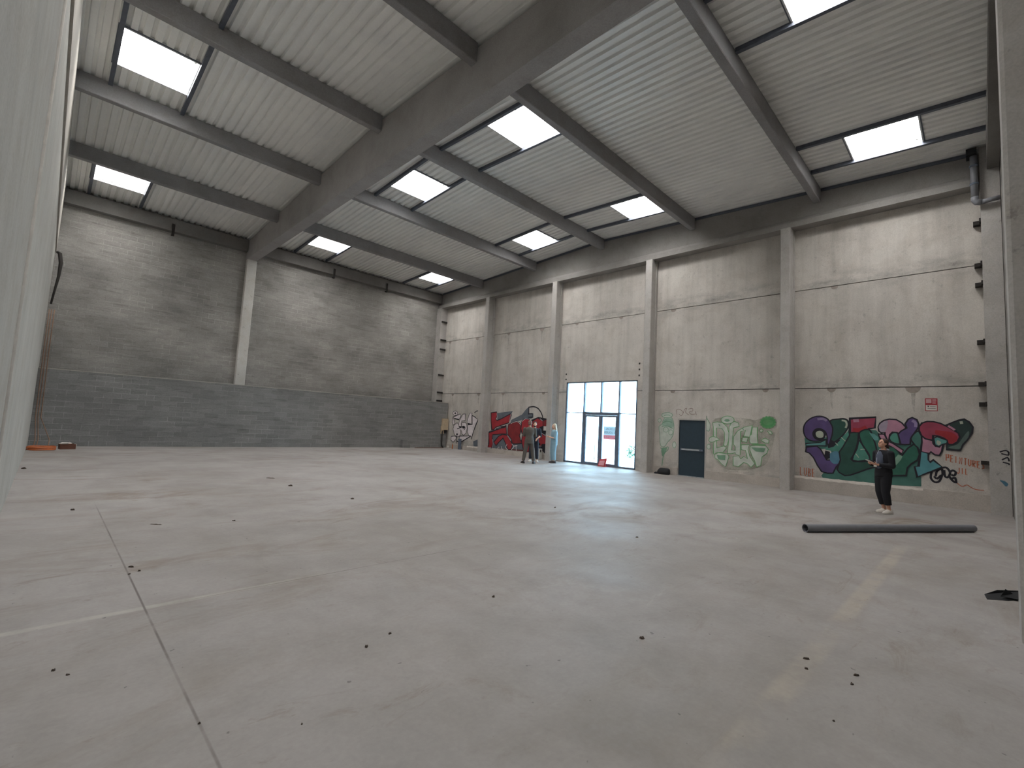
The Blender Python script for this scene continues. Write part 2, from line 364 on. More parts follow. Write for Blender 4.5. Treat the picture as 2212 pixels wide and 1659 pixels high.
# roof deck: trapezoidal ribs running with the slope, holes for the twelve skylights
def deck():
    mb = MB(); P = .225; xs = []; x = L-.3
    while x < 17.75:
        xs += [(x, 0), (x+.118, 0), (x+.138, .065), (x+.205, .065)]; x += P
    ys = sorted(set([NEAR-.2, RIDGE, D+.2] + [v for p in SKY for v in p]))
    n = len(xs)
    for y in ys:
        for (px, h) in xs: mb.v.append((px, y, zd(y)+h))
    for j in range(len(ys)-1):
        yc = (ys[j]+ys[j+1])/2; inrow = any(abs(a-ys[j]) < 1e-6 and abs(b-ys[j+1]) < 1e-6 for a, b in SKY)
        for i in range(n-1):
            xc = (xs[i][0]+xs[i+1][0])/2
            if inrow and any(a < xc < b for a, b in SKX): continue
            mb.f.append([j*n+i, (j+1)*n+i, (j+1)*n+i+1, j*n+i+1]); mb.m.append(0); mb.sm.append(False)
    return mb
struct(deck().build('ceiling', M['deck']))

# ================================================================== concrete frame
def sloped_beam(name, prof, y0, y1, ztop, mat):
    """profile given as (x, z-or-None): None takes the roof slope"""
    mb = MB(); ys = [y0, RIDGE, y1]; n = len(prof)
    for y in ys:
        for x, z in prof: mb.v.append((x, y, zd(y)-ztop if z is None else z))
    for k in range(2):
        for i in range(n):
            mb.f.append([k*n+i, k*n+(i+1) % n, (k+1)*n+(i+1) % n, (k+1)*n+i]); mb.m.append(0); mb.sm.append(False)
    for r in (tuple(range(n)), tuple(range(3*n-1, 2*n-1, -1))): mb.f.append(list(r)); mb.m.append(0); mb.sm.append(False)
    return fixn(mb.build(name, mat))
BZ = 8.62
o = sloped_beam('main_roof_beam', [(5.97, BZ), (6.38, BZ), (6.38, None), (5.97, None)], NEAR+.02, D-.02, .11, M['beam'])
tag(o, 'deep grey concrete roof beam crossing the hall overhead from above the lens to the back wall', 'beam')
o = sloped_beam('eaves_roof_beam', [(16.97, BZ), (17.39, BZ), (17.39, None), (17.1, None), (17.1, 8.94), (16.97, 8.80)], -.1, D-.03, .11, M['eaves'])
tag(o, 'long concrete roof beam with a bottom flange above the columns of the graffiti wall', 'beam')
for y0_, y1_ in ((.1, RIDGE), (RIDGE, D-.3)):
    za, zb = zd(y0_), zd(y1_); v = [(x, y, z+k) for x in (17.085, 17.3) for y, z in ((y0_, za), (y1_, zb)) for k in (-.105, -.01)]
    MB().add(v, [(0, 1, 3, 2), (4, 6, 7, 5), (0, 4, 5, 1), (2, 3, 7, 6), (0, 2, 6, 4), (1, 5, 7, 3)]).build('dark_packing', M['galv'], o)
mb = MB(); mb.box(L+.04, 5.96, 23.85, D-.01, 8.95, 9.47); o = mb.build('edge_roof_beam', M['edge']); tag(o, 'concrete edge beam along the top of the block wall, left of the middle post', 'beam', 'edge beams on the back wall')
mb = MB(); mb.box(6.39, 17.07, 23.85, D-.01, 8.95, 9.47); o = mb.build('edge_roof_beam', M['edge']); tag(o, 'concrete edge beam along the top of the block wall, right of the middle post', 'beam', 'edge beams on the back wall')
for xa, xb, t in ((L+.04, 5.96, 'left of'), (6.39, 16.9, 'right of')):
    o = MB().box(xa, xb, NEAR+.01, -.26, 8.95, 9.50).build('edge_roof_beam', M['edge']); tag(o, 'near edge beam under the roof close to the camera, %s the main beam' % t, 'beam')
PUR = [3.6, 7.75, 11.9, 16.0, 20.1]
PL = ['nearest the camera', 'second from the camera', 'at the ridge', 'second from the back wall', 'nearest the back wall']
def purlin(x0, x1, y):
    mb = MB(); zt = zd(y)-.012; zb = zt-.46
    prof = [(y-.085, zb), (y+.085, zb), (y+.1, zb+.015), (y+.1, zt), (y-.1, zt), (y-.1, zb+.015)]
    mb.prism(prof, 'x', x0, x1); return fixn(mb.build('roof_purlin', M['purlin']))
for y, t in zip(PUR, PL):
    tag(purlin(L+.02, 5.965, y), 'grey concrete purlin in the left roof bay, %s' % t, 'purlin', 'purlins of the left roof bay')
    tag(purlin(6.385, 17.075, y), 'grey concrete purlin in the right roof bay, %s' % t, 'purlin', 'purlins of the right roof bay')
names = ['corner column beside the drainpipe at the right edge', 'column between the purple mural and the green graffiti', 'column between the glass entrance and the green graffiti',
         'column between the red graffiti and the glass entrance', 'column between the pale and the red graffiti', 'corner column where the block wall meets the panel wall']
for i, (a, b) in enumerate(COLS):
    mb = MB(); zt = 9.62 if i == 0 else BZ
    if i == 0: mb.prism([(16.93, a), (16.93, b), (17.395, b), (17.395, a)], 'z', 0, zt)
    else: mb.prism([(16.93, a), (16.91, a+.02), (16.91, b-.02), (16.93, b), (17.25, b), (17.25, b+.03), (17.395, b+.03), (17.395, a-.02), (17.25, a-.02), (17.25, a)], 'z', 0, zt)
    if i == 5: mb = MB().box(16.93, 17.395, a, b, 0, zt)
    o = fixn(mb.build('concrete_column', M['column'])); tag(o, 'grey concrete ' + names[i], 'column', 'columns of the graffiti wall')
mb = MB(); mb.prism([(5.99, 23.97), (6.01, 23.95), (6.39, 23.95), (6.41, 23.97), (6.41, D), (5.99, D)], 'z', 0, BZ)
tag(fixn(mb.build('concrete_column', M['post'])), 'pale concrete post in the middle of the tall block wall, under the main beam', 'column')
mb = MB(); mb.prism([(6.0, -.2), (6.38, -.2), (6.41, -.23), (6.41, NEAR), (5.97, NEAR), (5.97, -.23)], 'z', 0, BZ)
tag(fixn(mb.build('concrete_column', M['column'])), 'near concrete column filling the right edge of the picture, under the main beam', 'column')

# ================================================================== skylights
def skylight():
    """local origin at the middle of the opening, on the deck; 1.49 m square"""
    r = empty('skylight'); hx, hy = .755, .74
    mb = MB(); t = .03; H = .52
    for (a, b, c, d) in ((-hx-t, -hx, -hy-t, hy+t), (hx, hx+t, -hy-t, hy+t), (-hx, hx, -hy-t, -hy), (-hx, hx, hy, hy+t)): mb.box(a, b, c, d, -.05, H)
    mb.build('curb', M['curb'], r)
    mb = MB(); n = 6
    for i in range(n+1):
        for j in range(n+1):
            u, v = -1+2*i/n, -1+2*j/n; mb.v.append((u*(hx+.1), v*(hy+.1), H+.02+.14*(1-u*u)*(1-v*v)))
    for i in range(n):
        for j in range(n): k = i*(n+1)+j; mb.f.append([k, k+1, k+n+2, k+n+1]); mb.m.append(0); mb.sm.append(True)
    mb.build('dome', M['dome'], r)
    mb = MB()
    for (a, b, c, d) in ((-hx-.09, -hx-t, -hy-.06, hy+.06), (hx+t, hx+.09, -hy-.06, hy+.06), (-hx-t, hx+t, -hy-.06, -hy-t), (-hx-t, hx+t, hy+t, hy+.06)): mb.box(a, b, c, d, -.032, -.022)
    mb.build('flashing', M['galv'], r)
    for (a, b) in ((-hx-.3, -hx-t), (hx+t, hx+.3)): MB().box(a, b, -hy-.1, hy+.1, .068, .072).build('upper_apron', M['deck'], r)
    mb = MB(); mb.tube([(hx-.12, -hy+.1, .0), (hx-.12, -hy+.1, .15)], .03, 8); mb.tube([(hx-.12, -hy+.1, .15), (hx-.12, -hy+.1, .22)], .01, 6); mb.build('actuator', M['white'], r)
    mb = MB(); mb.box(-hx, hx, .18, .205, .46, .50); mb.build('crossbar', M['curb'], r)
    return r
proto = skylight()
colname = ['left roof bay', 'middle of the right roof bay', 'side of the graffiti wall']
rowname = ['nearest row', 'row before the ridge', 'row beyond the ridge', 'row by the back wall']
bars = [(-.25, 3.48), (7.87, 11.78), (12.02, 15.88), (20.22, 23.84)]
spots = [(i, j) for i in range(3) for j in range(4)]
lights = [proto] + [copy_tree(proto) for _ in spots[1:]]
for (i, j), o in zip(spots, lights):
    (x0, x1), (y0, y1) = SKX[i], SKY[j]; cx, cy = (x0+x1)/2, (y0+y1)/2
    o.location = (cx, cy, zd(cy)+.02); o.rotation_euler = (math.atan(SL if cy < RIDGE else -SL), 0, 0)
    tag(o, 'bright square skylight, %s, %s' % (colname[i], rowname[j]), 'skylight', 'skylights in the roof')
    inv = (Matrix.Translation(o.location) @ o.rotation_euler.to_matrix().to_4x4()).inverted()
    for c in (x0-.09, x1):
        a, b = bars[j]; za, zb = zd(a)-.005, zd(b)-.005; mb = MB()
        mb.add([(c, a, za-.1), (c+.09, a, za-.1), (c+.09, b, zb-.1), (c, b, zb-.1), (c, a, za), (c+.09, a, za), (c+.09, b, zb), (c, b, zb)],
               [(3, 2, 1, 0), (4, 5, 6, 7), (0, 1, 5, 4), (1, 2, 6, 5), (2, 3, 7, 6), (3, 0, 4, 7)])
        t_ = mb.build('trimmer_bar', M['galv']); t_.parent = o; t_.matrix_parent_inverse = inv
def wire(pts, nm, lab):
    o = MB().tube(pts, .006, 6).build(nm, M['white']); tag(o, lab, 'wire')
zc = zd(8.97)
wire([(8.06, 8.3, zc-.03), (8.05, 8.3, zc-.22), (8.1, 8.31, zc-.36), (8.16, 8.33, zc-.30)], 'loose_wire', 'thin white wire end dangling from the middle skylight before the ridge')
wire([(14.26, 9.4, zc-.03), (14.2, 9.38, zc-.2), (14.28, 9.34, zc-.26), (14.34, 9.3, zc-.1)], 'loose_wire', 'thin white wire loop under the skylight beside the graffiti wall before the ridge')

# ================================================================== glass entrance and fire door
E1 = struct(empty('window_1', (0, 0, 0)))
fx0, fx1 = 17.44, 17.50
mb = MB(); V = [GY0+.03, 11.02, 11.93, 12.83, GY1-.03]     # mullion centres: right to left in the picture
mb.box(fx0-.02, fx1, GY0, GY0+.07, 0, GZ); mb.box(fx0-.02, fx1, GY1-.07, GY1, 0, GZ); mb.box(fx0-.02, fx1, GY0, GY1, GZ-.05, GZ); mb.box(fx0-.02, fx1, GY0, GY1, 0, .07)
mb.build('frame', M['anthracite'], E1)
DL, DR, DT = 12.83, 10.98, 2.30
for y in (10.98, 11.90, 12.83):
    mb = MB(); mb.box(fx0-.03, fx1+.03, y-.03, y+.03, DT+.04, GZ-.05); mb.build('mullion', M['anthracite'], E1)
mb = MB(); mb.box(fx0, fx1, GY0+.07, DR, DT-.01, DT+.025); mb.build('transom', M['anthracite'], E1)
mb = MB(); mb.box(fx0, fx1, DL, GY1-.07, DT-.01, DT+.025); mb.build('transom', M['anthracite'], E1)
mb = MB(); mb.box(fx0-.03, fx1+.02, DR-.05, DL+.05, DT-.08, DT+.05); mb.build('door_header', M['anthracite'], E1)
for y in (DR, DL):
    mb = MB(); mb.box(fx0-.03, fx1+.02, y-.05, y+.05, .07, DT-.08); mb.build('mullion', M['anthracite'], E1)
for (a, b, hs) in ((DR+.055, 11.895, 1), (11.905, DL-.055, -1)):
    mb = MB(); mb.box(fx0-.015, fx1-.01, a, a+.09, .02, DT-.085); mb.box(fx0-.015, fx1-.01, b-.09, b, .02, DT-.085); mb.box(fx0-.015, fx1-.01, a+.09, b-.09, .02, .12); mb.box(fx0-.015, fx1-.01, a+.09, b-.09, DT-.16, DT-.085)
    d = mb.build('door_leaf', M['anthracite'], E1)
    mb = MB(); mb.box(fx0+.015, fx0+.022, a+.09, b-.09, .12, DT-.16); mb.build('pane', M['glass'], d)
    if hs == -1: mb = MB(); mb.tube([(fx0-.09, a+.2, .25), (fx0-.09, a+.2, 1.15)], .014, 8); mb.tube([(fx0-.09, a+.2, .35), (fx0-.01, a+.06, .35)], .01, 6); mb.tube([(fx0-.09, a+.2, 1.05), (fx0-.01, a+.06, 1.05)], .01, 6); mb.build('pull_handle', M['alu'], d)
for (a, b, c, d) in ((GY0+.07, 10.95, DT+.025, GZ-.05), (11.01, 11.87, DT+.05, GZ-.05), (11.93, 12.80, DT+.05, GZ-.05), (12.86, GY1-.07, DT+.025, GZ-.05), (GY0+.07, DR-.05, .07, DT-.01), (DL+.05, GY1-.07, .07, DT-.01)):
    mb = MB(); mb.box(fx0+.02, fx0+.028, a, b, c, d); mb.build('pane', M['glass'], E1)
# thin inner cover strips catching the daylight on the left side of each bay
mb = MB(); mb.box(17.50, 17.70, GY1-.02, GY1, 0, GZ); mb.build('reveal', M['white'], E1)
# rental notice stuck to the outside of the right door leaf, seen from behind and so mirrored
R_ = empty('rental_notice', (17.475, 11.42, 1.42)); tag(R_, 'grey and red rental notice stuck on the glass door, lettering mirrored', 'sign')
def backlit(name, rgb, k=.45):
    m, nt, b = newmat(name); b.inputs['Base Color'].default_value = (*s2l(rgb), 1); b.inputs['Roughness'].default_value = .8
    t = N(nt, 'ShaderNodeBsdfTranslucent'); t.inputs[0].default_value = (*s2l(rgb), 1); mx = N(nt, 'ShaderNodeMixShader'); mx.inputs[0].default_value = k
    nt.links.new(b.outputs[0], mx.inputs[1]); nt.links.new(t.outputs[0], mx.inputs[2]); nt.links.new(mx.outputs[0], nt.nodes['Material Output'].inputs[0]); return m
M['notice'] = backlit('notice_paper', (196, 206, 212), .13); M['noticered'] = backlit('notice_red', (206, 116, 122), .16); M['noticetext'] = backlit('notice_text', (128, 140, 150), .1)
mb = MB(); mb.add([(0, -.33, -.06), (0, .33, -.06), (0, .33, .32), (0, -.33, .32)], [(0, 1, 2, 3)]); mb.build('sheet', M['notice'], R_)
mb = MB(); mb.add([(0, -.33, -.24), (0, .33, -.24), (0, .33, -.06), (0, -.33, -.06)], [(0, 1, 2, 3)]); mb.build('phone_band', M['noticered'], R_)
def text(body, size, loc, rot, mat, parent, name='lettering', ext=.0008, sx=1):
    cu = bpy.data.curves.new(name, 'FONT'); cu.body = body; cu.size = size; cu.align_x = 'CENTER'; cu.align_y = 'CENTER'; cu.extrude = ext; cu.resolution_u = 3
    o = bpy.data.objects.new(name, cu); COL.objects.link(o)
    dg = bpy.context.evaluated_depsgraph_get(); me = bpy.data.meshes.new_from_object(o.evaluated_get(dg)); bpy.data.objects.remove(o, do_unlink=True)
    me.materials.clear(); me.materials.append(mat)
    o = bpy.data.objects.new(name, me); COL.objects.link(o); o.parent = parent; o.location = loc; o.rotation_euler = rot; o.scale = (sx, 1, 1); return o
RO = (math.pi/2, 0, -math.pi/2)      # reads correctly from inside (viewer looks along +x); sx=-1 mirrors it
for b_, s_, z_, m_ in (('LOCAL', .15, .21, 'noticetext'), ('À LOUER', .15, .05, 'noticetext'), ('02 43 50 75 88', .085, -.15, 'white')):
    text(b_, s_, (-.002, 0, z_), RO, M[m_], R_, sx=-1)
# fire door
D1 = struct(empty('door_1', (0, 0, 0)))
mb = MB(); mb.box(17.42, 17.48, DY0, DY1, .02, DZ); mb.build('door_leaf', M['door'], D1, .004)
mb = MB(); mb.box(17.385, 17.5, DY0-.05, DY0, 0, DZ); mb.box(17.385, 17.5, DY1, DY1+.05, 0, DZ); mb.box(17.385, 17.5, DY0-.05, DY1+.05, DZ, DZ+.05); mb.build('door_frame', M['column'], D1)
mb = MB(); mb.box(17.3, 17.5, DY0, DY1, 0, .022); mb.build('threshold', M['alu'], D1)
mb = MB(); mb.box(17.325, 17.36, DY0+.17, DY1-.13, .98, 1.04); mb.box(17.325, 17.42, DY0+.14, DY0+.18, .97, 1.05, 1); mb.box(17.325, 17.42, DY1-.14, DY1-.09, .97, 1.05, 1); mb.box(17.35, 17.42, DY0+.06, DY0+.14, .98, 1.04, 1)
mb.build('push_bar', [M['alu'], M['anthracite']], D1)
# two square fixing brackets left over above the corners of the entrance
for (y, z, n_) in ((GY1+.03, 4.12, 2), (GY0-.06, 4.42, 3)):
    for k in range(n_):
        mb = MB(); mb.box(W-.02, W, y-.025, y+.025, z-.25*k-.035, z-.25*k+.035)
        tag(mb.build('fixing_plate', M['rust']), '%s small dark fixing above the %s corner of the glass entrance' % (('topmost', 'second', 'lowest')[k], 'left' if y > 12 else 'right'), 'bracket', 'fixings above the entrance')

# outside
M['yard'] = flat('pale_yard', (214, 212, 206), .9, 0, .04, 1); M['leaf'] = flat('leaf_green', (104, 136, 112), .7, 0, .3, 6)
mb = MB(); mb.box(17.7, 120, -60, 90, -.06, -.02); struct(mb.build('yard_ground', M['yard']))
random.seed(5)
for k, (x, y, h, t) in enumerate([(23.5, 13.9, .75, 'taller'), (22.5, 12.6, .55, 'smaller')]):
    mb = MB()
    for i in range(150):
        a = random.random()*6.28; r = random.random()**.6*.32; z = .08+random.random()*h*(1-r); s = .05
        c = Vector((x+r*math.cos(a), y+r*math.sin(a), z)); u = Vector((random.uniform(-1, 1), random.uniform(-1, 1), random.uniform(-.3, 1))).normalized()*s*2; v = u.cross(Vector((.3, .5, .8))).normalized()*s*.7
        mb.add([c-u, c+v, c+u, c-v], [(0, 1, 2, 3)])
    o = mb.build('shrub', M['leaf']); tag(o, '%s green shrub outside, seen through the right pane of the entrance' % t, 'plant')

# ================================================================== graffiti
GRAF = {
 'mural': [
  ('f','teal','4.038,1.665 3.452,1.724 2.925,1.849 2.845,2.043 2.201,2.001 2.129,1.913 1.754,1.864 1.226,1.937 1.212,1.763 1.217,0.489 1.828,0.45 2.202,0.45 2.366,0.45 2.647,0.45 3.054,0.45 3.54,0.45 3.581,0.521 3.498,0.651 3.13,0.929 3.371,1.388 4.006,1.242'),
  ('f','teal_l','3.329,1.512 3.085,1.672 2.885,1.946 2.847,1.758 2.927,1.563 3.047,1.364 3.128,1.287 3.474,1.332 3.453,1.407'),
  ('f','green_d','3.325,2.254 3.273,2.282 3.206,2.293 3.142,2.301 3.084,2.312 3.029,2.321 2.981,2.32 2.941,2.308 2.907,2.287 2.883,2.256 2.867,2.212 2.86,2.158 2.864,2.101 2.883,2.041 2.912,1.978 2.944,1.919 2.975,1.866 3.009,1.817 3.045,1.77 3.082,1.726 3.121,1.683 3.166,1.643 3.221,1.595 3.28,1.55 3.329,1.537 3.36,1.573 3.379,1.643 3.39,1.727 3.389,1.828 3.379,1.942 3.367,2.045 3.36,2.129 3.351,2.2'),
  ('s','ink','3.325,2.254 3.273,2.282 3.206,2.293 3.142,2.301 3.084,2.312 3.029,2.321 2.981,2.32 2.941,2.308 2.907,2.287 2.883,2.256 2.867,2.212 2.86,2.158 2.864,2.101 2.883,2.041 2.912,1.978 2.944,1.919 2.975,1.866 3.009,1.817 3.045,1.77 3.082,1.726 3.121,1.683 3.166,1.643 3.221,1.595 3.28,1.55 3.329,1.537 3.36,1.573 3.379,1.643 3.39,1.727 3.389,1.828 3.379,1.942 3.367,2.045 3.36,2.129 3.351,2.2 3.325,2.254 3.273,2.282',0.038),
  ('s','pale','3.041,2.263 3.013,2.26 2.973,2.256 2.942,2.242 2.925,2.212 2.916,2.173 2.913,2.135 2.92,2.099 2.933,2.063 2.943,2.038',0.05),
  ('f','ink','3.421,1.725 3.287,1.636 3.206,1.593 3.125,1.694 3.085,1.648 3.248,1.446 3.391,1.387 3.452,1.577'),
  ('f','purple','3.452,1.645 3.5,1.63 3.569,1.61 3.64,1.595 3.712,1.585 3.786,1.581 3.854,1.589 3.912,1.612 3.964,1.647 4.006,1.692 4.036,1.751 4.056,1.82 4.067,1.89 4.067,1.959 4.058,2.028 4.038,2.093 4.007,2.154 3.965,2.211 3.917,2.26 3.864,2.302 3.805,2.336 3.745,2.36 3.684,2.375 3.623,2.38 3.564,2.375 3.508,2.36 3.454,2.334 3.408,2.3 3.37,2.253 3.34,2.198 3.316,2.144 3.296,2.1 3.283,2.059 3.275,2.012 3.274,1.955 3.279,1.892 3.286,1.83 3.298,1.771 3.313,1.713 3.328,1.658 3.342,1.6 3.355,1.546 3.37,1.51 3.388,1.498 3.408,1.504 3.421,1.53 3.423,1.584 3.419,1.656 3.421,1.725 3.431,1.786 3.447,1.844 3.472,1.894 3.508,1.933 3.552,1.963 3.597,1.981 3.641,1.986 3.686,1.978 3.724,1.961 3.757,1.932 3.783,1.893 3.799,1.853 3.803,1.811 3.796,1.767 3.778,1.73 3.75,1.701 3.711,1.678 3.661,1.662 3.59,1.656 3.509,1.656 3.452,1.655 3.43,1.654 3.43,1.652'),
  ('s','ink','3.452,1.645 3.5,1.63 3.569,1.61 3.64,1.595 3.712,1.585 3.786,1.581 3.854,1.589 3.912,1.612 3.964,1.647 4.006,1.692 4.036,1.751 4.056,1.82 4.067,1.89 4.067,1.959 4.058,2.028 4.038,2.093 4.007,2.154 3.965,2.211 3.917,2.26 3.864,2.302 3.805,2.336 3.745,2.36 3.684,2.375 3.623,2.38 3.564,2.375 3.508,2.36 3.454,2.334 3.408,2.3 3.37,2.253 3.34,2.198 3.316,2.144 3.296,2.1 3.283,2.059 3.275,2.012 3.274,1.955 3.279,1.892 3.286,1.83 3.298,1.771 3.313,1.713 3.328,1.658 3.342,1.6 3.355,1.546 3.37,1.51 3.388,1.498 3.408,1.504 3.421,1.53 3.423,1.584 3.419,1.656 3.421,1.725 3.431,1.786 3.447,1.844 3.472,1.894 3.508,1.933 3.552,1.963 3.597,1.981 3.641,1.986 3.686,1.978 3.724,1.961 3.757,1.932 3.783,1.893 3.799,1.853 3.803,1.811 3.796,1.767 3.778,1.73 3.75,1.701 3.711,1.678 3.661,1.662 3.59,1.656 3.509,1.656 3.452,1.655 3.43,1.654 3.43,1.652 3.452,1.645 3.5,1.63',0.038),
  ('s','purple_l','3.681,2.28 3.641,2.287 3.584,2.296 3.533,2.297 3.491,2.281 3.454,2.256 3.429,2.238',0.07),
  ('f','ink','3.451,1.809 3.46,1.752 3.485,1.699 3.525,1.657 3.575,1.627 3.63,1.615 3.685,1.621 3.736,1.644 3.776,1.683 3.802,1.733 3.81,1.79 3.801,1.848 3.775,1.901 3.735,1.944 3.684,1.973 3.629,1.985 3.573,1.978 3.524,1.954 3.485,1.915 3.46,1.865'),
  ('f','pale','3.725,1.857 3.704,1.883 3.672,1.904 3.639,1.915 3.606,1.916 3.572,1.907 3.545,1.89 3.527,1.863 3.517,1.827 3.514,1.793 3.517,1.763 3.528,1.735 3.545,1.713 3.573,1.699 3.608,1.692 3.64,1.693 3.669,1.703 3.695,1.721 3.714,1.746 3.726,1.78 3.731,1.821'),
  ('f','teal_b','4.006,1.492 3.854,1.514 3.598,1.556 3.452,1.645 3.449,1.451 3.683,1.444 3.984,1.414'),
  ('s','ink','4.006,1.492 3.854,1.514 3.598,1.556 3.452,1.645 3.449,1.451 3.683,1.444 3.984,1.414 4.006,1.492 3.854,1.514',0.03),
  ('f','purple','4.006,1.23 3.988,1.381 3.704,1.433 3.599,1.347 3.496,1.136 3.434,1.02 3.331,1.03 3.29,1.153 3.128,1.191 3.079,1.076 3.1,0.955 3.191,0.827 3.273,0.628 3.415,0.612 3.57,0.644 3.685,0.826 3.791,1.062 3.898,1.189'),
  ('s','ink','4.006,1.23 3.988,1.381 3.704,1.433 3.599,1.347 3.496,1.136 3.434,1.02 3.331,1.03 3.29,1.153 3.128,1.191 3.079,1.076 3.1,0.955 3.191,0.827 3.273,0.628 3.415,0.612 3.57,0.644 3.685,0.826 3.791,1.062 3.898,1.189 4.006,1.23 3.988,1.381',0.038),
  ('f','blue','3.351,1.221 3.311,1.263 3.256,1.293 3.208,1.309 3.175,1.313 3.149,1.303 3.128,1.275 3.107,1.218 3.091,1.142 3.085,1.076 3.091,1.026 3.106,0.984 3.13,0.953 3.165,0.929 3.209,0.915 3.251,0.917 3.29,0.94 3.326,0.979 3.352,1.028 3.364,1.09 3.366,1.161'),
  ('f','ink','3.474,1.308 3.351,1.281 3.352,1.076 3.434,1.032 3.496,1.16'),
  ('f','green_d','2.836,1.901 2.614,1.935 2.635,1.676 2.675,1.463 2.754,1.222 2.813,1.1 2.756,1.039 2.546,1.05 2.284,1.101 2.231,0.924 2.435,0.835 2.644,0.72 2.837,0.618 2.973,0.59 3.112,0.669 3.167,0.758 3.079,1.052 3.108,1.288 3.007,1.463 2.907,1.683 2.847,1.805'),
  ('s','ink','2.836,1.901 2.614,1.935 2.635,1.676 2.675,1.463 2.754,1.222 2.813,1.1 2.756,1.039 2.546,1.05 2.284,1.101 2.231,0.924 2.435,0.835 2.644,0.72 2.837,0.618 2.973,0.59 3.112,0.669 3.167,0.758 3.079,1.052 3.108,1.288 3.007,1.463 2.907,1.683 2.847,1.805 2.836,1.901 2.614,1.935',0.038),
  ('f','rose','2.833,2.324 2.2,2.386 2.227,2.069 2.367,2.035 2.594,1.931 2.836,1.896'),
  ('s','ink','2.833,2.324 2.2,2.386 2.227,2.069 2.367,2.035 2.594,1.931 2.836,1.896 2.833,2.324 2.2,2.386',0.05),
  ('s','pink','2.746,2.26 2.705,2.265 2.65,2.271 2.61,2.276',0.09),
  ('s','red','2.767,1.999 2.729,1.99 2.673,1.979 2.613,1.982 2.545,2.011 2.473,2.053 2.423,2.084',0.12),
  ('f','teal_l','2.606,1.678 2.485,1.453 2.375,1.231 2.358,1.118 2.641,1.057 2.775,1.08 2.754,1.199 2.656,1.441'),
  ('s','ink','2.606,1.678 2.485,1.453 2.375,1.231 2.358,1.118 2.641,1.057 2.775,1.08 2.754,1.199 2.656,1.441 2.606,1.678 2.485,1.453',0.03),
  ('s','pale','2.696,1.274 2.674,1.241 2.643,1.196 2.621,1.164',0.02),
  ('s','pale','2.58,1.399 2.549,1.41 2.506,1.422 2.467,1.42 2.437,1.388 2.411,1.343 2.393,1.31',0.02),
  ('s','pale','3.055,1.746 3.022,1.712 2.978,1.666 2.946,1.633',0.02),
  ('s','pale','3.207,1.569 3.186,1.545 3.157,1.513 3.136,1.489',0.02),
  ('f','green_m','2.605,1.865 2.595,1.907 2.574,1.937 2.547,1.962 2.509,1.986 2.464,2.005 2.423,2.014 2.389,2.012 2.357,2 2.33,1.972 2.31,1.925 2.294,1.862 2.277,1.79 2.252,1.706 2.226,1.613 2.206,1.519 2.193,1.424 2.186,1.328 2.191,1.246 2.215,1.183 2.251,1.133 2.284,1.101 2.309,1.09 2.331,1.096 2.349,1.118 2.357,1.159 2.361,1.216 2.375,1.277 2.406,1.341 2.447,1.409 2.485,1.476 2.517,1.537 2.545,1.595 2.568,1.657 2.588,1.728 2.601,1.803'),
  ('s','ink','2.605,1.865 2.595,1.907 2.574,1.937 2.547,1.962 2.509,1.986 2.464,2.005 2.423,2.014 2.389,2.012 2.357,2 2.33,1.972 2.31,1.925 2.294,1.862 2.277,1.79 2.252,1.706 2.226,1.613 2.206,1.519 2.193,1.424 2.186,1.328 2.191,1.246 2.215,1.183 2.251,1.133 2.284,1.101 2.309,1.09 2.331,1.096 2.349,1.118 2.357,1.159 2.361,1.216 2.375,1.277 2.406,1.341 2.447,1.409 2.485,1.476 2.517,1.537 2.545,1.595 2.568,1.657 2.588,1.728 2.601,1.803 2.605,1.865 2.595,1.907',0.038),
  ('f','teal_b','2.368,1.924 2.239,1.884 2.148,1.797 2.149,1.706 2.241,1.7'),
  ('f','pink','2.148,2.095 2.107,2.212 2.015,2.295 1.889,2.337 1.73,2.326 1.61,2.24 1.526,2.121 1.546,1.92 1.65,1.87 1.718,1.956 1.823,1.962 1.886,1.88 1.906,1.721 1.96,1.717 2.003,1.805 1.993,1.942 2.074,1.927 2.137,1.981'),
  ('s','ink','2.148,2.095 2.107,2.212 2.015,2.295 1.889,2.337 1.73,2.326 1.61,2.24 1.526,2.121 1.546,1.92 1.65,1.87 1.718,1.956 1.823,1.962 1.886,1.88 1.906,1.721 1.96,1.717 2.003,1.805 1.993,1.942 2.074,1.927 2.137,1.981 2.148,2.095 2.107,2.212',0.038),
  ('f','lilac','2.136,2.096 2.128,2.134 2.111,2.169 2.089,2.201 2.061,2.229 2.028,2.254 1.997,2.273 1.969,2.29 1.942,2.3 1.926,2.286 1.924,2.231 1.933,2.151 1.946,2.081 1.961,2.031 1.979,1.992 2.001,1.965 2.031,1.95 2.064,1.947 2.092,1.96 2.113,1.996 2.129,2.048'),
  ('f','pink','2.147,1.889 2.002,1.896 1.933,1.696 1.81,1.637 1.587,1.463 1.632,1.349 1.829,1.523 2.006,1.624 2.112,1.776'),
  ('s','ink','2.147,1.889 2.002,1.896 1.933,1.696 1.81,1.637 1.587,1.463 1.632,1.349 1.829,1.523 2.006,1.624 2.112,1.776 2.147,1.889 2.002,1.896',0.038),
  ('f','teal_l','1.896,1.811 1.881,1.857 1.854,1.905 1.824,1.939 1.789,1.955 1.751,1.957 1.718,1.945 1.693,1.916 1.673,1.874 1.659,1.825 1.649,1.764 1.645,1.696 1.653,1.647 1.68,1.63 1.719,1.631 1.757,1.64 1.795,1.653 1.832,1.674 1.862,1.701 1.883,1.733 1.895,1.771'),
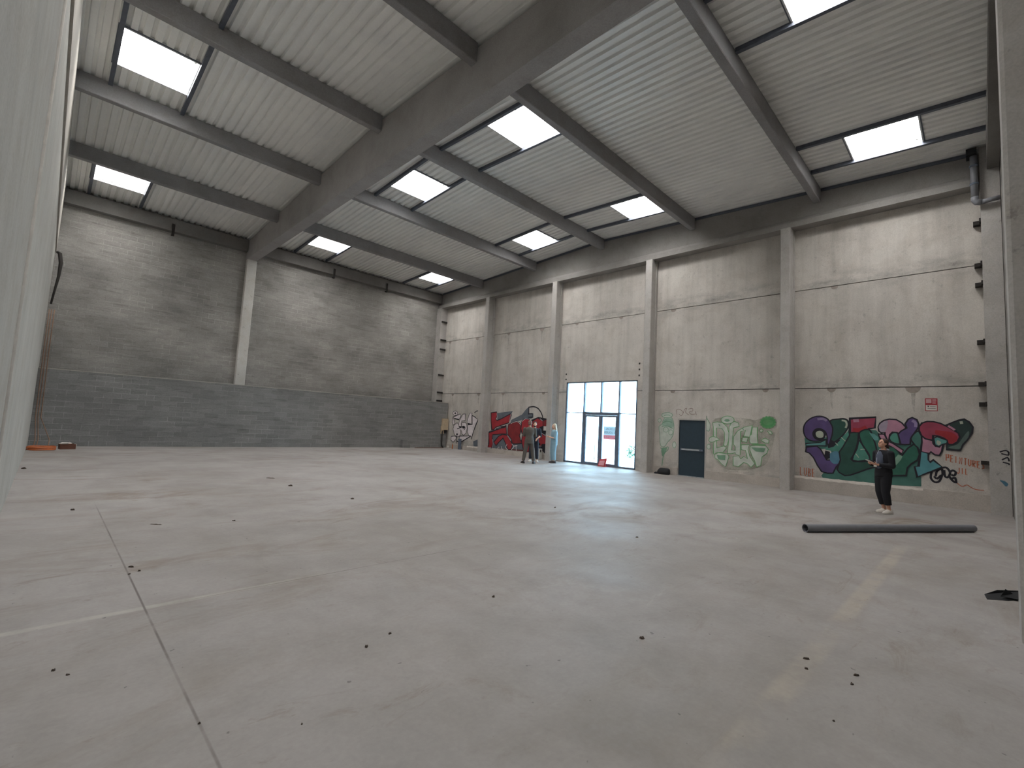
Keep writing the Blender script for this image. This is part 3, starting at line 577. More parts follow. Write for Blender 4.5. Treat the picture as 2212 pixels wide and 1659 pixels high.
  ('s','ink','1.896,1.811 1.881,1.857 1.854,1.905 1.824,1.939 1.789,1.955 1.751,1.957 1.718,1.945 1.693,1.916 1.673,1.874 1.659,1.825 1.649,1.764 1.645,1.696 1.653,1.647 1.68,1.63 1.719,1.631 1.757,1.64 1.795,1.653 1.832,1.674 1.862,1.701 1.883,1.733 1.895,1.771 1.896,1.811 1.881,1.857',0.035),
  ('f','purple','1.537,2.21 1.467,2.346 1.381,2.397 1.281,2.34 1.243,2.221 1.269,2.088 1.355,1.93 1.424,1.795 1.435,1.64 1.546,1.621 1.649,1.626 1.673,1.78 1.697,1.913 1.626,2.005 1.501,2.1'),
  ('s','ink','1.537,2.21 1.467,2.346 1.381,2.397 1.281,2.34 1.243,2.221 1.269,2.088 1.355,1.93 1.424,1.795 1.435,1.64 1.546,1.621 1.649,1.626 1.673,1.78 1.697,1.913 1.626,2.005 1.501,2.1 1.537,2.21 1.467,2.346',0.038),
  ('s','purple_l','1.382,2.315 1.36,2.297 1.33,2.27 1.308,2.24 1.303,2.202 1.306,2.16 1.31,2.13',0.07),
  ('f','teal','1.416,1.795 1.406,1.841 1.383,1.888 1.355,1.93 1.321,1.973 1.283,2.01 1.25,2.023 1.224,1.999 1.204,1.951 1.189,1.895 1.182,1.836 1.18,1.769 1.184,1.7 1.193,1.614 1.206,1.524 1.229,1.48 1.269,1.514 1.318,1.594 1.359,1.667 1.388,1.714 1.409,1.754'),
  ('s','ink','1.416,1.795 1.406,1.841 1.383,1.888 1.355,1.93 1.321,1.973 1.283,2.01 1.25,2.023 1.224,1.999 1.204,1.951 1.189,1.895 1.182,1.836 1.18,1.769 1.184,1.7 1.193,1.614 1.206,1.524 1.229,1.48 1.269,1.514 1.318,1.594 1.359,1.667 1.388,1.714 1.409,1.754 1.416,1.795 1.406,1.841',0.035),
  ('f','green_m','1.602,1.341 1.488,1.526 1.36,1.645 1.278,1.563 1.239,1.371 1.283,1.215 1.419,1.094 1.505,0.976 1.539,0.754 1.888,0.714 1.903,0.913 1.814,1.056 1.708,1.133'),
  ('s','ink','1.602,1.341 1.488,1.526 1.36,1.645 1.278,1.563 1.239,1.371 1.283,1.215 1.419,1.094 1.505,0.976 1.539,0.754 1.888,0.714 1.903,0.913 1.814,1.056 1.708,1.133 1.602,1.341 1.488,1.526',0.038),
  ('f','green_m','1.918,1.517 1.812,1.524 1.692,1.377 1.763,1.216 1.835,1.098 1.903,1.271'),
  ('f','pale_g','1.763,1.238 1.701,1.332 1.607,1.296 1.643,1.182 1.749,1.028 1.836,1.031'),
  ('f','pink','1.243,2.133 1.183,2.245 0.957,2.123 0.959,1.843 0.949,1.694 0.902,1.622 0.823,1.606 0.748,1.675 0.778,1.493 0.828,1.379 0.923,1.386 1.002,1.459 1.051,1.386 1.059,1.407 1.217,1.448 1.184,1.722 1.189,1.895 1.237,2.002'),
  ('s','ink','1.243,2.133 1.183,2.245 0.957,2.123 0.959,1.843 0.949,1.694 0.902,1.622 0.823,1.606 0.748,1.675 0.778,1.493 0.828,1.379 0.923,1.386 1.002,1.459 1.051,1.386 1.059,1.407 1.217,1.448 1.184,1.722 1.189,1.895 1.237,2.002 1.243,2.133 1.183,2.245',0.038),
  ('f','cyan','1.217,1.455 1.054,1.418 1.057,1.236 1.023,1.175 0.957,1.245 0.879,1.167 0.774,1.061 1.011,0.92 1.159,0.829 1.3,0.742 1.35,1.025 1.266,1.039'),
  ('s','ink','1.217,1.455 1.054,1.418 1.057,1.236 1.023,1.175 0.957,1.245 0.879,1.167 0.774,1.061 1.011,0.92 1.159,0.829 1.3,0.742 1.35,1.025 1.266,1.039 1.217,1.455 1.054,1.418',0.038),
  ('f','green_k','0.678,2.209 0.545,2.288 0.421,2.355 0.322,2.384 0.227,2.31 0.16,2.178 0.182,2.012 0.267,1.842 0.36,1.691 0.416,1.542 0.684,1.547 0.673,1.691 0.557,1.699 0.463,1.788 0.43,1.937 0.488,2.059 0.563,2.129'),
  ('s','ink','0.678,2.209 0.545,2.288 0.421,2.355 0.322,2.384 0.227,2.31 0.16,2.178 0.182,2.012 0.267,1.842 0.36,1.691 0.416,1.542 0.684,1.547 0.673,1.691 0.557,1.699 0.463,1.788 0.43,1.937 0.488,2.059 0.563,2.129 0.678,2.209 0.545,2.288',0.038),
  ('f','green_g','0.651,1.608 0.616,1.633 0.536,1.663 0.465,1.705 0.423,1.763 0.389,1.832 0.355,1.899 0.315,1.97 0.275,2.039 0.247,2.071 0.235,2.041 0.236,1.975 0.251,1.905 0.285,1.841 0.333,1.773 0.374,1.711 0.395,1.654 0.408,1.603 0.438,1.572 0.512,1.568 0.604,1.585'),
  ('s','pale','0.407,2.283 0.389,2.286 0.364,2.291 0.347,2.295',0.07),
  ('f','rose','1.24,2.046 1.234,2.155 1.167,2.25 1.067,2.297 0.938,2.296 0.795,2.254 0.655,2.168 0.519,2.068 0.436,1.999 0.416,1.896 0.464,1.768 0.557,1.688 0.65,1.693 0.663,1.797 0.74,1.856 0.849,1.903 0.945,1.909 0.96,1.779 1.109,1.813 1.189,1.895'),
  ('s','ink','1.24,2.046 1.234,2.155 1.167,2.25 1.067,2.297 0.938,2.296 0.795,2.254 0.655,2.168 0.519,2.068 0.436,1.999 0.416,1.896 0.464,1.768 0.557,1.688 0.65,1.693 0.663,1.797 0.74,1.856 0.849,1.903 0.945,1.909 0.96,1.779 1.109,1.813 1.189,1.895 1.24,2.046 1.234,2.155',0.038),
  ('f','red','0.894,2.061 0.862,2.065 0.817,2.056 0.768,2.046 0.716,2.044 0.662,2.042 0.612,2.032 0.565,2.013 0.523,1.986 0.49,1.954 0.47,1.916 0.459,1.872 0.462,1.83 0.485,1.789 0.522,1.748 0.556,1.72 0.585,1.707 0.612,1.705 0.634,1.715 0.644,1.738 0.649,1.773 0.663,1.808 0.692,1.842 0.73,1.878 0.77,1.907 0.816,1.925 0.863,1.936 0.896,1.954 0.91,1.99 0.909,2.033'),
  ('f','teal_b','0.938,1.834 0.866,1.892 0.663,1.797 0.672,1.712 0.759,1.685 0.839,1.616 0.918,1.664'),
  ('s','ink','0.938,1.834 0.866,1.892 0.663,1.797 0.672,1.712 0.759,1.685 0.839,1.616 0.918,1.664 0.938,1.834 0.866,1.892',0.03),
  ('f','pale','0.884,1.741 0.879,1.761 0.867,1.779 0.852,1.786 0.83,1.777 0.804,1.758 0.789,1.736 0.793,1.71 0.807,1.68 0.822,1.66 0.836,1.654 0.85,1.657 0.862,1.668 0.873,1.688 0.882,1.716'),
  ('s','pink','0.639,2.19 0.614,2.17 0.578,2.143 0.548,2.119 0.53,2.102 0.518,2.088 0.511,2.079',0.05),
 ],
 'orange_tag': [
  ('s','orange','0.697,1.247 0.694,1.426 0.647,1.416 0.649,1.326 0.696,1.337',0.022),
  ('s','orange','0.56,1.396 0.606,1.406 0.61,1.228 0.564,1.218',0.022),
  ('s','orange','0.608,1.317 0.57,1.308',0.022),
  ('s','orange','0.504,1.383 0.508,1.206',0.022),
  ('s','orange','0.437,1.19 0.433,1.367 0.392,1.181 0.388,1.356',0.022),
  ('s','orange','0.348,1.347 0.296,1.335',0.022),
  ('s','orange','0.322,1.341 0.326,1.166',0.022),
  ('s','orange','0.264,1.328 0.267,1.188 0.245,1.149 0.223,1.179 0.219,1.318',0.022),
  ('s','orange','0.184,1.135 0.18,1.309 0.137,1.281 0.146,1.214 0.182,1.222 0.14,1.126',0.022),
  ('s','orange','0.054,1.28 0.097,1.29 0.101,1.117 0.058,1.108',0.022),
  ('s','orange','0.099,1.203 0.063,1.195',0.022),
  ('s','orange','-0.027,1.244 0.001,1.268 0.016,1.228 -0.018,1.169 -0.02,1.116 0.02,1.099',0.022),
  ('s','orange','0.445,1.079 0.448,0.955 0.468,0.925 0.481,0.956',0.02),
  ('s','orange','0.387,1.076 0.39,0.921',0.02),
  ('s','orange','0.323,1.072 0.326,0.918 0.293,0.916',0.02),
  ('s','orange','0.487,0.667 0.464,0.644 0.432,0.613 0.399,0.596 0.368,0.609 0.337,0.634 0.308,0.649 0.284,0.639 0.262,0.618 0.236,0.597 0.206,0.579 0.173,0.562 0.135,0.55 0.085,0.547 0.03,0.55 -0.009,0.553',0.02),
 ],
 'orange_scrawl': [
  ('s','orange','4.16,0.73 4.16,0.481 4.112,0.478',0.022),
  ('s','orange','4.046,0.721 4.046,0.523 4.017,0.472 3.989,0.519 3.988,0.717',0.022),
  ('s','orange','3.933,0.467 3.933,0.713 3.886,0.685 3.895,0.6 3.933,0.59 3.881,0.562 3.886,0.476 3.933,0.467',0.022),
  ('s','orange','3.765,0.701 3.821,0.705 3.822,0.46 3.766,0.456',0.022),
  ('s','orange','3.822,0.582 3.775,0.579',0.022),
 ],
 'black_tag': [
  ('s','ink','0.995,0.922 1.005,0.875 1.017,0.808 1.018,0.749 0.999,0.703 0.969,0.664 0.937,0.643 0.904,0.641 0.87,0.656 0.841,0.686 0.816,0.745 0.795,0.818 0.791,0.86 0.813,0.836 0.852,0.78 0.887,0.743 0.913,0.751 0.935,0.779 0.95,0.8',0.05),
  ('s','ink','0.918,0.803 0.911,0.846 0.901,0.906 0.883,0.955 0.853,0.988 0.816,1.01 0.788,1.007 0.777,0.962 0.776,0.892 0.776,0.84',0.05),
  ('s','ink','0.741,0.991 0.74,0.942 0.737,0.875 0.729,0.825 0.711,0.804 0.688,0.799 0.667,0.811 0.648,0.844 0.631,0.893 0.626,0.941 0.64,0.985 0.666,1.029 0.693,1.059 0.721,1.065 0.751,1.058 0.771,1.051',0.05),
  ('s','ink','0.634,0.94 0.618,0.959 0.594,0.985 0.571,0.999 0.549,0.992 0.527,0.975 0.515,0.953 0.517,0.923 0.528,0.89 0.544,0.867 0.564,0.864 0.588,0.873 0.605,0.881',0.05),
  ('s','ink','0.644,0.835 0.631,0.808 0.613,0.77 0.592,0.737 0.566,0.709 0.536,0.687 0.517,0.684 0.513,0.717 0.519,0.77 0.53,0.806 0.549,0.807 0.574,0.791 0.591,0.778',0.05),
 ],
 'red_piece': [
  ('f','grey_b','17.46,1.842 16.711,2.136 16.4,2.443 16.262,2.519 16.221,2.207 15.919,2.213 15.905,2.007 16.041,1.944 16.692,1.866 17.022,1.764 17.533,1.655'),
  ('f','grey_b','18.569,2.174 18.023,2.239 17.385,2.306 17.482,2.144 18.222,1.882 18.536,1.778'),
  ('f','grey_b','19.148,1.179 17.83,1.489 17.708,1.062 17.379,0.774 16.605,0.642 16.502,0.353 18.969,0.27 19.17,0.471'),
  ('f','maroon','19.17,0.34 18.688,0.27 16.502,0.353 15.949,0.569 14.898,0.756 14.926,1.208 15.66,0.995 15.918,0.27 16.477,0.27 18.442,0.27 19.156,0.27'),
  ('f','ink','16.037,1.885 15.572,2.045 14.972,1.975 14.857,0.27 15.025,0.27 15.479,0.602 15.949,0.569'),
  ('f','red','19.065,2.18 18.62,2.237 18.56,2.063 18.658,1.838 18.536,1.778 18.222,1.882 17.528,2.164 17.48,2.119 17.623,1.683 18.15,1.539 18.645,1.393 18.774,1.26 18.939,1.253 19.024,1.698'),
  ('s','ink','19.065,2.18 18.62,2.237 18.56,2.063 18.658,1.838 18.536,1.778 18.222,1.882 17.528,2.164 17.48,2.119 17.623,1.683 18.15,1.539 18.645,1.393 18.774,1.26 18.939,1.253 19.024,1.698 19.065,2.18 18.62,2.237',0.05),
  ('f','red','19.17,1.095 18.769,1.197 18.182,1.381 17.834,1.536 17.746,1.09 18.067,1.074 18.846,0.986 18.855,0.811 18.782,0.498 18.873,0.27 19.17,0.277 19.17,0.337 19.091,0.509 19.145,0.858'),
  ('s','ink','19.17,1.095 18.769,1.197 18.182,1.381 17.834,1.536 17.746,1.09 18.067,1.074 18.846,0.986 18.855,0.811 18.782,0.498 18.873,0.27 19.17,0.277 19.17,0.337 19.091,0.509 19.145,0.858 19.17,1.095 18.769,1.197',0.05),
  ('f','red','18.719,0.597 18.375,0.932 18.065,1.043 17.706,1.031 17.42,0.741 17.275,0.537 17.386,0.286 17.603,0.27 17.805,0.593 18.005,0.86 18.305,0.623 18.519,0.421'),
  ('s','ink','18.719,0.597 18.375,0.932 18.065,1.043 17.706,1.031 17.42,0.741 17.275,0.537 17.386,0.286 17.603,0.27 17.805,0.593 18.005,0.86 18.305,0.623 18.519,0.421 18.719,0.597 18.375,0.932',0.05),
  ('f','red_d','17.66,1.589 17.489,1.657 17.067,1.793 16.849,1.71 16.714,1.594 16.714,1.294 16.801,1.049 16.701,0.815 16.566,0.675 16.939,0.62 17.28,0.598 17.384,0.834 17.664,1.064 17.688,1.371'),
  ('s','ink','17.66,1.589 17.489,1.657 17.067,1.793 16.849,1.71 16.714,1.594 16.714,1.294 16.801,1.049 16.701,0.815 16.566,0.675 16.939,0.62 17.28,0.598 17.384,0.834 17.664,1.064 17.688,1.371 17.66,1.589 17.489,1.657',0.05),
  ('f','red','16.688,1.806 16.529,1.915 16.243,1.939 16.031,1.797 15.785,1.688 16.004,1.386 16.404,1.308 16.474,1.126 16.643,1.177 16.723,1.413'),
  ('s','ink','16.688,1.806 16.529,1.915 16.243,1.939 16.031,1.797 15.785,1.688 16.004,1.386 16.404,1.308 16.474,1.126 16.643,1.177 16.723,1.413 16.688,1.806 16.529,1.915',0.05),
  ('f','red','16.596,1.105 16.27,1.137 16.056,0.972 16.089,0.27 16.453,0.27 16.585,0.644 16.639,0.819'),
  ('s','ink','16.596,1.105 16.27,1.137 16.056,0.972 16.089,0.27 16.453,0.27 16.585,0.644 16.639,0.819 16.596,1.105 16.27,1.137',0.05),
  ('f','red','15.953,1.829 15.608,2.001 15.25,1.852 15.215,1.594 15.422,1.528 15.411,1.355 15.209,1.193 14.932,1.122 14.934,0.725 15.216,0.706 15.542,0.367 15.684,0.27 15.93,0.279 16.008,1.445'),
  ('s','ink','15.953,1.829 15.608,2.001 15.25,1.852 15.215,1.594 15.422,1.528 15.411,1.355 15.209,1.193 14.932,1.122 14.934,0.725 15.216,0.706 15.542,0.367 15.684,0.27 15.93,0.279 16.008,1.445 15.953,1.829 15.608,2.001',0.05),
  ('f','red_d','15.231,1.852 14.982,1.946 14.961,1.604 15.195,1.595'),
  ('f','ink','18.64,1.33 18.213,1.474 17.834,1.536 17.87,1.425 18.18,1.35 18.589,1.284'),
  ('f','grey_b','18.572,1.358 18.21,1.442 18.205,1.38 18.545,1.318'),
  ('s','ink','16.242,2.52 16.157,2.532 16.037,2.548 15.921,2.553 15.822,2.541 15.726,2.517 15.639,2.482 15.562,2.434 15.493,2.374 15.433,2.31 15.381,2.243 15.337,2.173 15.304,2.11 15.285,2.057 15.275,2.012 15.269,1.981',0.06),
  ('s','ink','16.244,2.549 16.217,2.147',0.06),
  ('s','ink','16.26,2.191 15.97,2.197 15.958,2.021 16.248,2.013',0.05),
  ('s','white','18.591,2.158 18.576,2.106 18.557,2.034 18.552,1.968 18.573,1.915 18.608,1.87 18.634,1.838',0.022),
  ('s','white','17.517,2.143 17.541,2.012 17.574,1.831 17.598,1.699',0.022),
  ('s','white','17.488,1.641 17.36,1.687 17.181,1.746 17.023,1.77 16.903,1.727 16.803,1.65 16.735,1.593',0.022),
  ('s','white','16.677,1.776 16.618,1.819 16.533,1.879 16.447,1.921 16.356,1.928 16.265,1.919 16.201,1.91',0.022),
  ('s','white','17.683,1.017 17.605,0.939 17.499,0.833 17.422,0.756',0.022),
  ('s','white','16.593,1.06 16.545,1.076 16.479,1.098 16.432,1.114',0.022),
  ('s','white','15.45,1.961 15.392,1.929 15.314,1.884 15.257,1.852',0.022),
  ('s','white','15.459,1.497 15.448,1.445 15.426,1.371 15.369,1.299 15.239,1.231 15.075,1.166 14.958,1.121',0.022),
  ('s','white','18.826,0.749 18.804,0.685 18.775,0.594 18.758,0.499 18.767,0.395 18.789,0.287 18.805,0.27',0.022),
  ('s','white','19.17,0.27 19.128,0.27 18.979,0.27 18.871,0.27',0.022),
  ('s','white','18.383,0.27 18.378,0.27 18.368,0.29 18.35,0.339 18.317,0.357 18.276,0.361 18.247,0.362',0.035),
  ('s','white','18.106,0.418 18.093,0.366 18.073,0.293 18.046,0.27 18.008,0.27 17.963,0.27 17.931,0.27',0.035),
  ('s','white','17.67,0.556 17.705,0.509 17.752,0.442 17.767,0.381 17.719,0.331 17.639,0.286 17.58,0.27',0.035),
  ('s','white','17.323,0.595 17.268,0.559 17.196,0.508 17.161,0.454 17.203,0.395 17.283,0.333 17.343,0.289',0.035),
  ('s','white','17.185,0.483 17.104,0.502 16.993,0.528 16.913,0.547',0.035),
  ('s','white','17.009,0.525 16.995,0.448 16.977,0.341 16.964,0.27',0.035),
 ],
 'pale_piece': [
  ('f','palepink','22.466,1.846 21.76,2.062 21.667,1.972 21.833,1.731 22.288,1.797'),
  ('s','ink','22.466,1.846 21.76,2.062 21.667,1.972 21.833,1.731 22.288,1.797 22.466,1.846 21.76,2.062',0.035),
  ('f','palepink','21.657,1.867 21.509,2.055 21.283,2.073 21.247,1.696 21.592,1.633 21.616,1.449 21.56,1.307 21.814,1.336 21.851,1.492 21.767,1.706'),
  ('s','ink','21.657,1.867 21.509,2.055 21.283,2.073 21.247,1.696 21.592,1.633 21.616,1.449 21.56,1.307 21.814,1.336 21.851,1.492 21.767,1.706 21.657,1.867 21.509,2.055',0.035),
  ('f','palepink','21.07,1.546 21.067,1.728 20.902,2.12 20.683,2.137 20.684,1.509'),
  ('s','ink','21.07,1.546 21.067,1.728 20.902,2.12 20.683,2.137 20.684,1.509 21.07,1.546 21.067,1.728',0.035),
  ('f','palepink','20.65,1.996 20.405,1.9 20.141,1.781 20.151,1.68 20.349,1.293 20.516,0.981 20.571,0.724 20.66,0.821 20.861,0.836 20.978,1.009 21.017,1.213 20.999,1.446 20.603,1.486'),
  ('s','ink','20.65,1.996 20.405,1.9 20.141,1.781 20.151,1.68 20.349,1.293 20.516,0.981 20.571,0.724 20.66,0.821 20.861,0.836 20.978,1.009 21.017,1.213 20.999,1.446 20.603,1.486 20.65,1.996 20.405,1.9',0.035),
  ('f','palepink','22.238,0.894 22.351,1.154 22.287,1.37 22.004,1.54 21.867,1.439 21.788,1.284 21.557,1.281 21.543,1.556 21.257,1.592 21.103,1.468 21.04,1.238 21.116,0.976 21.306,0.824 21.476,0.88 21.536,1.06 21.67,1.158 21.626,0.925 21.712,0.737 21.919,0.699 22.142,0.793'),
  ('s','ink','22.238,0.894 22.351,1.154 22.287,1.37 22.004,1.54 21.867,1.439 21.788,1.284 21.557,1.281 21.543,1.556 21.257,1.592 21.103,1.468 21.04,1.238 21.116,0.976 21.306,0.824 21.476,0.88 21.536,1.06 21.67,1.158 21.626,0.925 21.712,0.737 21.919,0.699 22.142,0.793 22.238,0.894 22.351,1.154',0.035),
  ('f','palepink','22.499,0.48 22.478,0.695 22.179,0.738 22.004,0.695 22.03,0.535 22.27,0.362'),
  ('s','ink','22.499,0.48 22.478,0.695 22.179,0.738 22.004,0.695 22.03,0.535 22.27,0.362 22.499,0.48 22.478,0.695',0.035),
  ('f','palepink','21.938,0.462 21.699,0.607 21.673,0.765 20.858,0.81 20.698,0.806 21.515,0.436'),
  ('s','ink','21.938,0.462 21.699,0.607 21.673,0.765 20.858,0.81 20.698,0.806 21.515,0.436 21.938,0.462 21.699,0.607',0.035),
  ('f','palepink','22.461,1.792 22.325,1.743 22.212,1.48 22.373,1.367 22.471,1.551'),
  ('s','ink','22.461,1.792 22.325,1.743 22.212,1.48 22.373,1.367 22.471,1.551 22.461,1.792 22.325,1.743',0.035),
  ('f','palepink','21.997,2.097 22.004,2.056 22.033,2.018 22.082,1.988 22.146,1.967 22.218,1.959 22.292,1.964 22.36,1.981 22.416,2.01 22.454,2.046 22.47,2.088 22.462,2.129 22.432,2.167 22.382,2.198 22.318,2.218 22.245,2.226 22.172,2.221 22.104,2.203 22.049,2.174 22.012,2.138'),
  ('s','ink','21.997,2.097 22.004,2.056 22.033,2.018 22.082,1.988 22.146,1.967 22.218,1.959 22.292,1.964 22.36,1.981 22.416,2.01 22.454,2.046 22.47,2.088 22.462,2.129 22.432,2.167 22.382,2.198 22.318,2.218 22.245,2.226 22.172,2.221 22.104,2.203 22.049,2.174 22.012,2.138 21.997,2.097 22.004,2.056',0.03),
  ('f','ink','22.146,2.094 22.159,2.063 22.2,2.042 22.253,2.041 22.298,2.06 22.318,2.091 22.305,2.122 22.263,2.143 22.21,2.144 22.165,2.125'),
  ('s','ink','22.285,1.77 22.149,1.751 21.964,1.724 21.83,1.704',0.05),
  ('s','ink','21.967,1.171 21.88,1.196 21.757,1.23 21.639,1.264 21.536,1.301 21.439,1.338 21.358,1.354 21.293,1.336 21.246,1.298 21.225,1.256 21.248,1.209 21.297,1.157 21.335,1.121',0.05),
  ('s','ink','21.004,1.497 20.878,1.494 20.707,1.49 20.583,1.487',0.05),
  ('s','ink','20.65,1.996 20.554,1.965 20.421,1.921 20.326,1.89',0.05),
  ('s','ink','20.139,1.756 20.195,1.652 20.276,1.502 20.354,1.343 20.424,1.176 20.492,0.999 20.544,0.853 20.573,0.751 20.587,0.681 20.595,0.634',0.05),
  ('s','ink','20.697,0.798 20.936,0.687 21.273,0.533 21.555,0.421 21.72,0.397 21.825,0.419 21.893,0.438',0.05),
  ('s','ink','20.467,2.154 20.417,2.185 20.345,2.228 20.281,2.259 20.233,2.268 20.193,2.265 20.165,2.261',0.05),
  ('s','ink','21.935,0.856 21.941,0.806 21.949,0.733 21.956,0.645 21.96,0.528 21.962,0.396 21.964,0.303',0.05),
  ('f','ink','21.257,1.293 21.269,1.254 21.308,1.224 21.364,1.211 21.423,1.219 21.468,1.245 21.487,1.284 21.475,1.323 21.436,1.353 21.379,1.366 21.321,1.358 21.276,1.331'),
  ('f','ink','21.842,0.861 21.857,0.83 21.901,0.808 21.959,0.805 22.007,0.822 22.028,0.852 22.013,0.883 21.969,0.905 21.911,0.908 21.863,0.891'),
  ('f','grey_b','20.435,0.53 20.058,0.654 20.025,0.281 20.369,0.232'),
 ],
 'green_piece': [
  ('f','haze','6.972,2.113 6.89,2.208 6.78,2.24 6.626,2.256 6.396,2.268 6.127,2.264 5.897,2.254 5.741,2.233 5.62,2.207 5.5,2.202 5.366,2.241 5.233,2.3 5.117,2.338 5.017,2.343 4.933,2.326 4.874,2.283 4.847,2.207 4.845,2.103 4.855,1.978 4.877,1.824 4.912,1.648 4.945,1.486 4.966,1.356 4.986,1.239 5.017,1.116 5.06,0.972 5.115,0.821 5.202,0.694 5.342,0.602 5.516,0.534 5.682,0.481 5.819,0.446 5.947,0.428 6.081,0.418 6.233,0.408 6.392,0.408 6.537,0.435 6.662,0.507 6.772,0.608 6.863,0.707 6.932,0.785 6.982,0.86 7.02,0.957 7.051,1.079 7.07,1.222 7.072,1.396 7.059,1.636 7.03,1.906'),
  ('f','mist','6.982,2.046 6.818,2.096 6.623,2.069 6.472,1.933 6.396,1.719 6.403,1.437 6.474,1.238 6.58,1.252 6.541,1.472 6.555,1.733 6.642,1.86 6.837,1.874 6.832,1.521 6.941,1.537 6.947,1.891'),
  ('s','green_p','6.982,2.046 6.818,2.096 6.623,2.069 6.472,1.933 6.396,1.719 6.403,1.437 6.474,1.238 6.58,1.252 6.541,1.472 6.555,1.733 6.642,1.86 6.837,1.874 6.832,1.521 6.941,1.537 6.947,1.891 6.982,2.046 6.818,2.096',0.02),
  ('f','mist','6.938,1.316 6.83,1.411 6.815,1.148 6.569,1.231 6.473,1.173 6.588,1.013 6.824,0.973 6.932,0.92'),
  ('s','green_p','6.938,1.316 6.83,1.411 6.815,1.148 6.569,1.231 6.473,1.173 6.588,1.013 6.824,0.973 6.932,0.92 6.938,1.316 6.83,1.411',0.02),
  ('f','mist','7.105,1.394 7.084,1.495 6.964,1.558 6.81,1.522 6.722,1.44 6.852,1.41 6.96,1.348 7.049,1.342'),
  ('s','green_p','7.105,1.394 7.084,1.495 6.964,1.558 6.81,1.522 6.722,1.44 6.852,1.41 6.96,1.348 7.049,1.342 7.105,1.394 7.084,1.495',0.02),
  ('f','mist','6.91,0.9 6.759,0.978 6.439,0.96 6.385,0.857 6.436,0.702 6.496,0.503 6.624,0.577 6.755,0.716 6.864,0.772'),
  ('s','green_p','6.91,0.9 6.759,0.978 6.439,0.96 6.385,0.857 6.436,0.702 6.496,0.503 6.624,0.577 6.755,0.716 6.864,0.772 6.91,0.9 6.759,0.978',0.02),
  ('f','mist','6.388,1.914 6.306,2.091 6.202,2.127 6.078,2.077 6.046,1.95 6.241,1.899 6.259,1.661 6.294,1.1 6.17,1.11 6.172,1.238 6.235,1.319 6.238,1.576 6.096,1.798 5.894,1.935 5.616,2.01 5.691,1.607 5.891,1.617 5.833,1.832 5.994,1.782 6.006,0.953 6.148,0.963 6.169,1.025 6.293,0.983 6.439,0.982 6.42,1.134 6.403,1.437'),
  ('s','green_p','6.388,1.914 6.306,2.091 6.202,2.127 6.078,2.077 6.046,1.95 6.241,1.899 6.259,1.661 6.294,1.1 6.17,1.11 6.172,1.238 6.235,1.319 6.238,1.576 6.096,1.798 5.894,1.935 5.616,2.01 5.691,1.607 5.891,1.617 5.833,1.832 5.994,1.782 6.006,0.953 6.148,0.963 6.169,1.025 6.293,0.983 6.439,0.982 6.42,1.134 6.403,1.437 6.388,1.914 6.306,2.091',0.02),
  ('f','mist','5.931,1.572 5.751,1.583 5.789,1.412 5.95,1.444'),
  ('s','green_p','5.931,1.572 5.751,1.583 5.789,1.412 5.95,1.444 5.931,1.572 5.751,1.583',0.02),
  ('f','mist','5.605,1.947 5.449,1.953 5.457,1.62 5.426,1.394 5.65,1.379 5.7,1.439 5.692,1.649 5.643,1.693'),
  ('s','green_p','5.605,1.947 5.449,1.953 5.457,1.62 5.426,1.394 5.65,1.379 5.7,1.439 5.692,1.649 5.643,1.693 5.605,1.947 5.449,1.953',0.02),
  ('f','mist','5.969,1.316 5.709,1.344 5.747,1.163 5.686,0.938 5.528,0.704 5.643,0.568 5.763,0.681 5.882,0.711 6.062,0.547 6.236,0.572 6.24,0.891 6.046,0.929 5.984,0.828 5.884,0.921 5.764,0.848 5.826,1.136 5.967,1.146'),
  ('s','green_p','5.969,1.316 5.709,1.344 5.747,1.163 5.686,0.938 5.528,0.704 5.643,0.568 5.763,0.681 5.882,0.711 6.062,0.547 6.236,0.572 6.24,0.891 6.046,0.929 5.984,0.828 5.884,0.921 5.764,0.848 5.826,1.136 5.967,1.146 5.969,1.316 5.709,1.344',0.02),
  ('f','mist','5.688,1.167 5.669,1.294 5.493,1.327 5.187,1.338 5.102,1.232 5.148,1.086 5.299,0.951 5.335,0.661 5.469,0.596 5.528,0.807 5.607,0.945'),
  ('s','green_p','5.688,1.167 5.669,1.294 5.493,1.327 5.187,1.338 5.102,1.232 5.148,1.086 5.299,0.951 5.335,0.661 5.469,0.596 5.528,0.807 5.607,0.945 5.688,1.167 5.669,1.294',0.02),
  ('f','mist','5.331,1.524 5.207,1.593 5.085,1.539 5.094,1.436 5.206,1.429'),
  ('s','green_p','5.331,1.524 5.207,1.593 5.085,1.539 5.094,1.436 5.206,1.429 5.331,1.524 5.207,1.593',0.02),
  ('f','mist','5.133,1.843 5.021,1.838 4.974,1.749 5.058,1.734'),
  ('s','green_p','5.133,1.843 5.021,1.838 4.974,1.749 5.058,1.734 5.133,1.843 5.021,1.838',0.02),
  ('f','mist','6.218,2.18 6.228,2.137 6.259,2.098 6.309,2.065 6.372,2.043 6.442,2.034 6.513,2.038 6.577,2.056 6.629,2.085 6.662,2.123 6.674,2.166 6.663,2.21 6.631,2.251 6.58,2.283 6.516,2.305 6.445,2.313 6.375,2.308 6.312,2.29 6.261,2.261 6.229,2.223'),
  ('s','green_p','6.218,2.18 6.228,2.137 6.259,2.098 6.309,2.065 6.372,2.043 6.442,2.034 6.513,2.038 6.577,2.056 6.629,2.085 6.662,2.123 6.674,2.166 6.663,2.21 6.631,2.251 6.58,2.283 6.516,2.305 6.445,2.313 6.375,2.308 6.312,2.29 6.261,2.261 6.229,2.223 6.218,2.18 6.228,2.137',0.02),
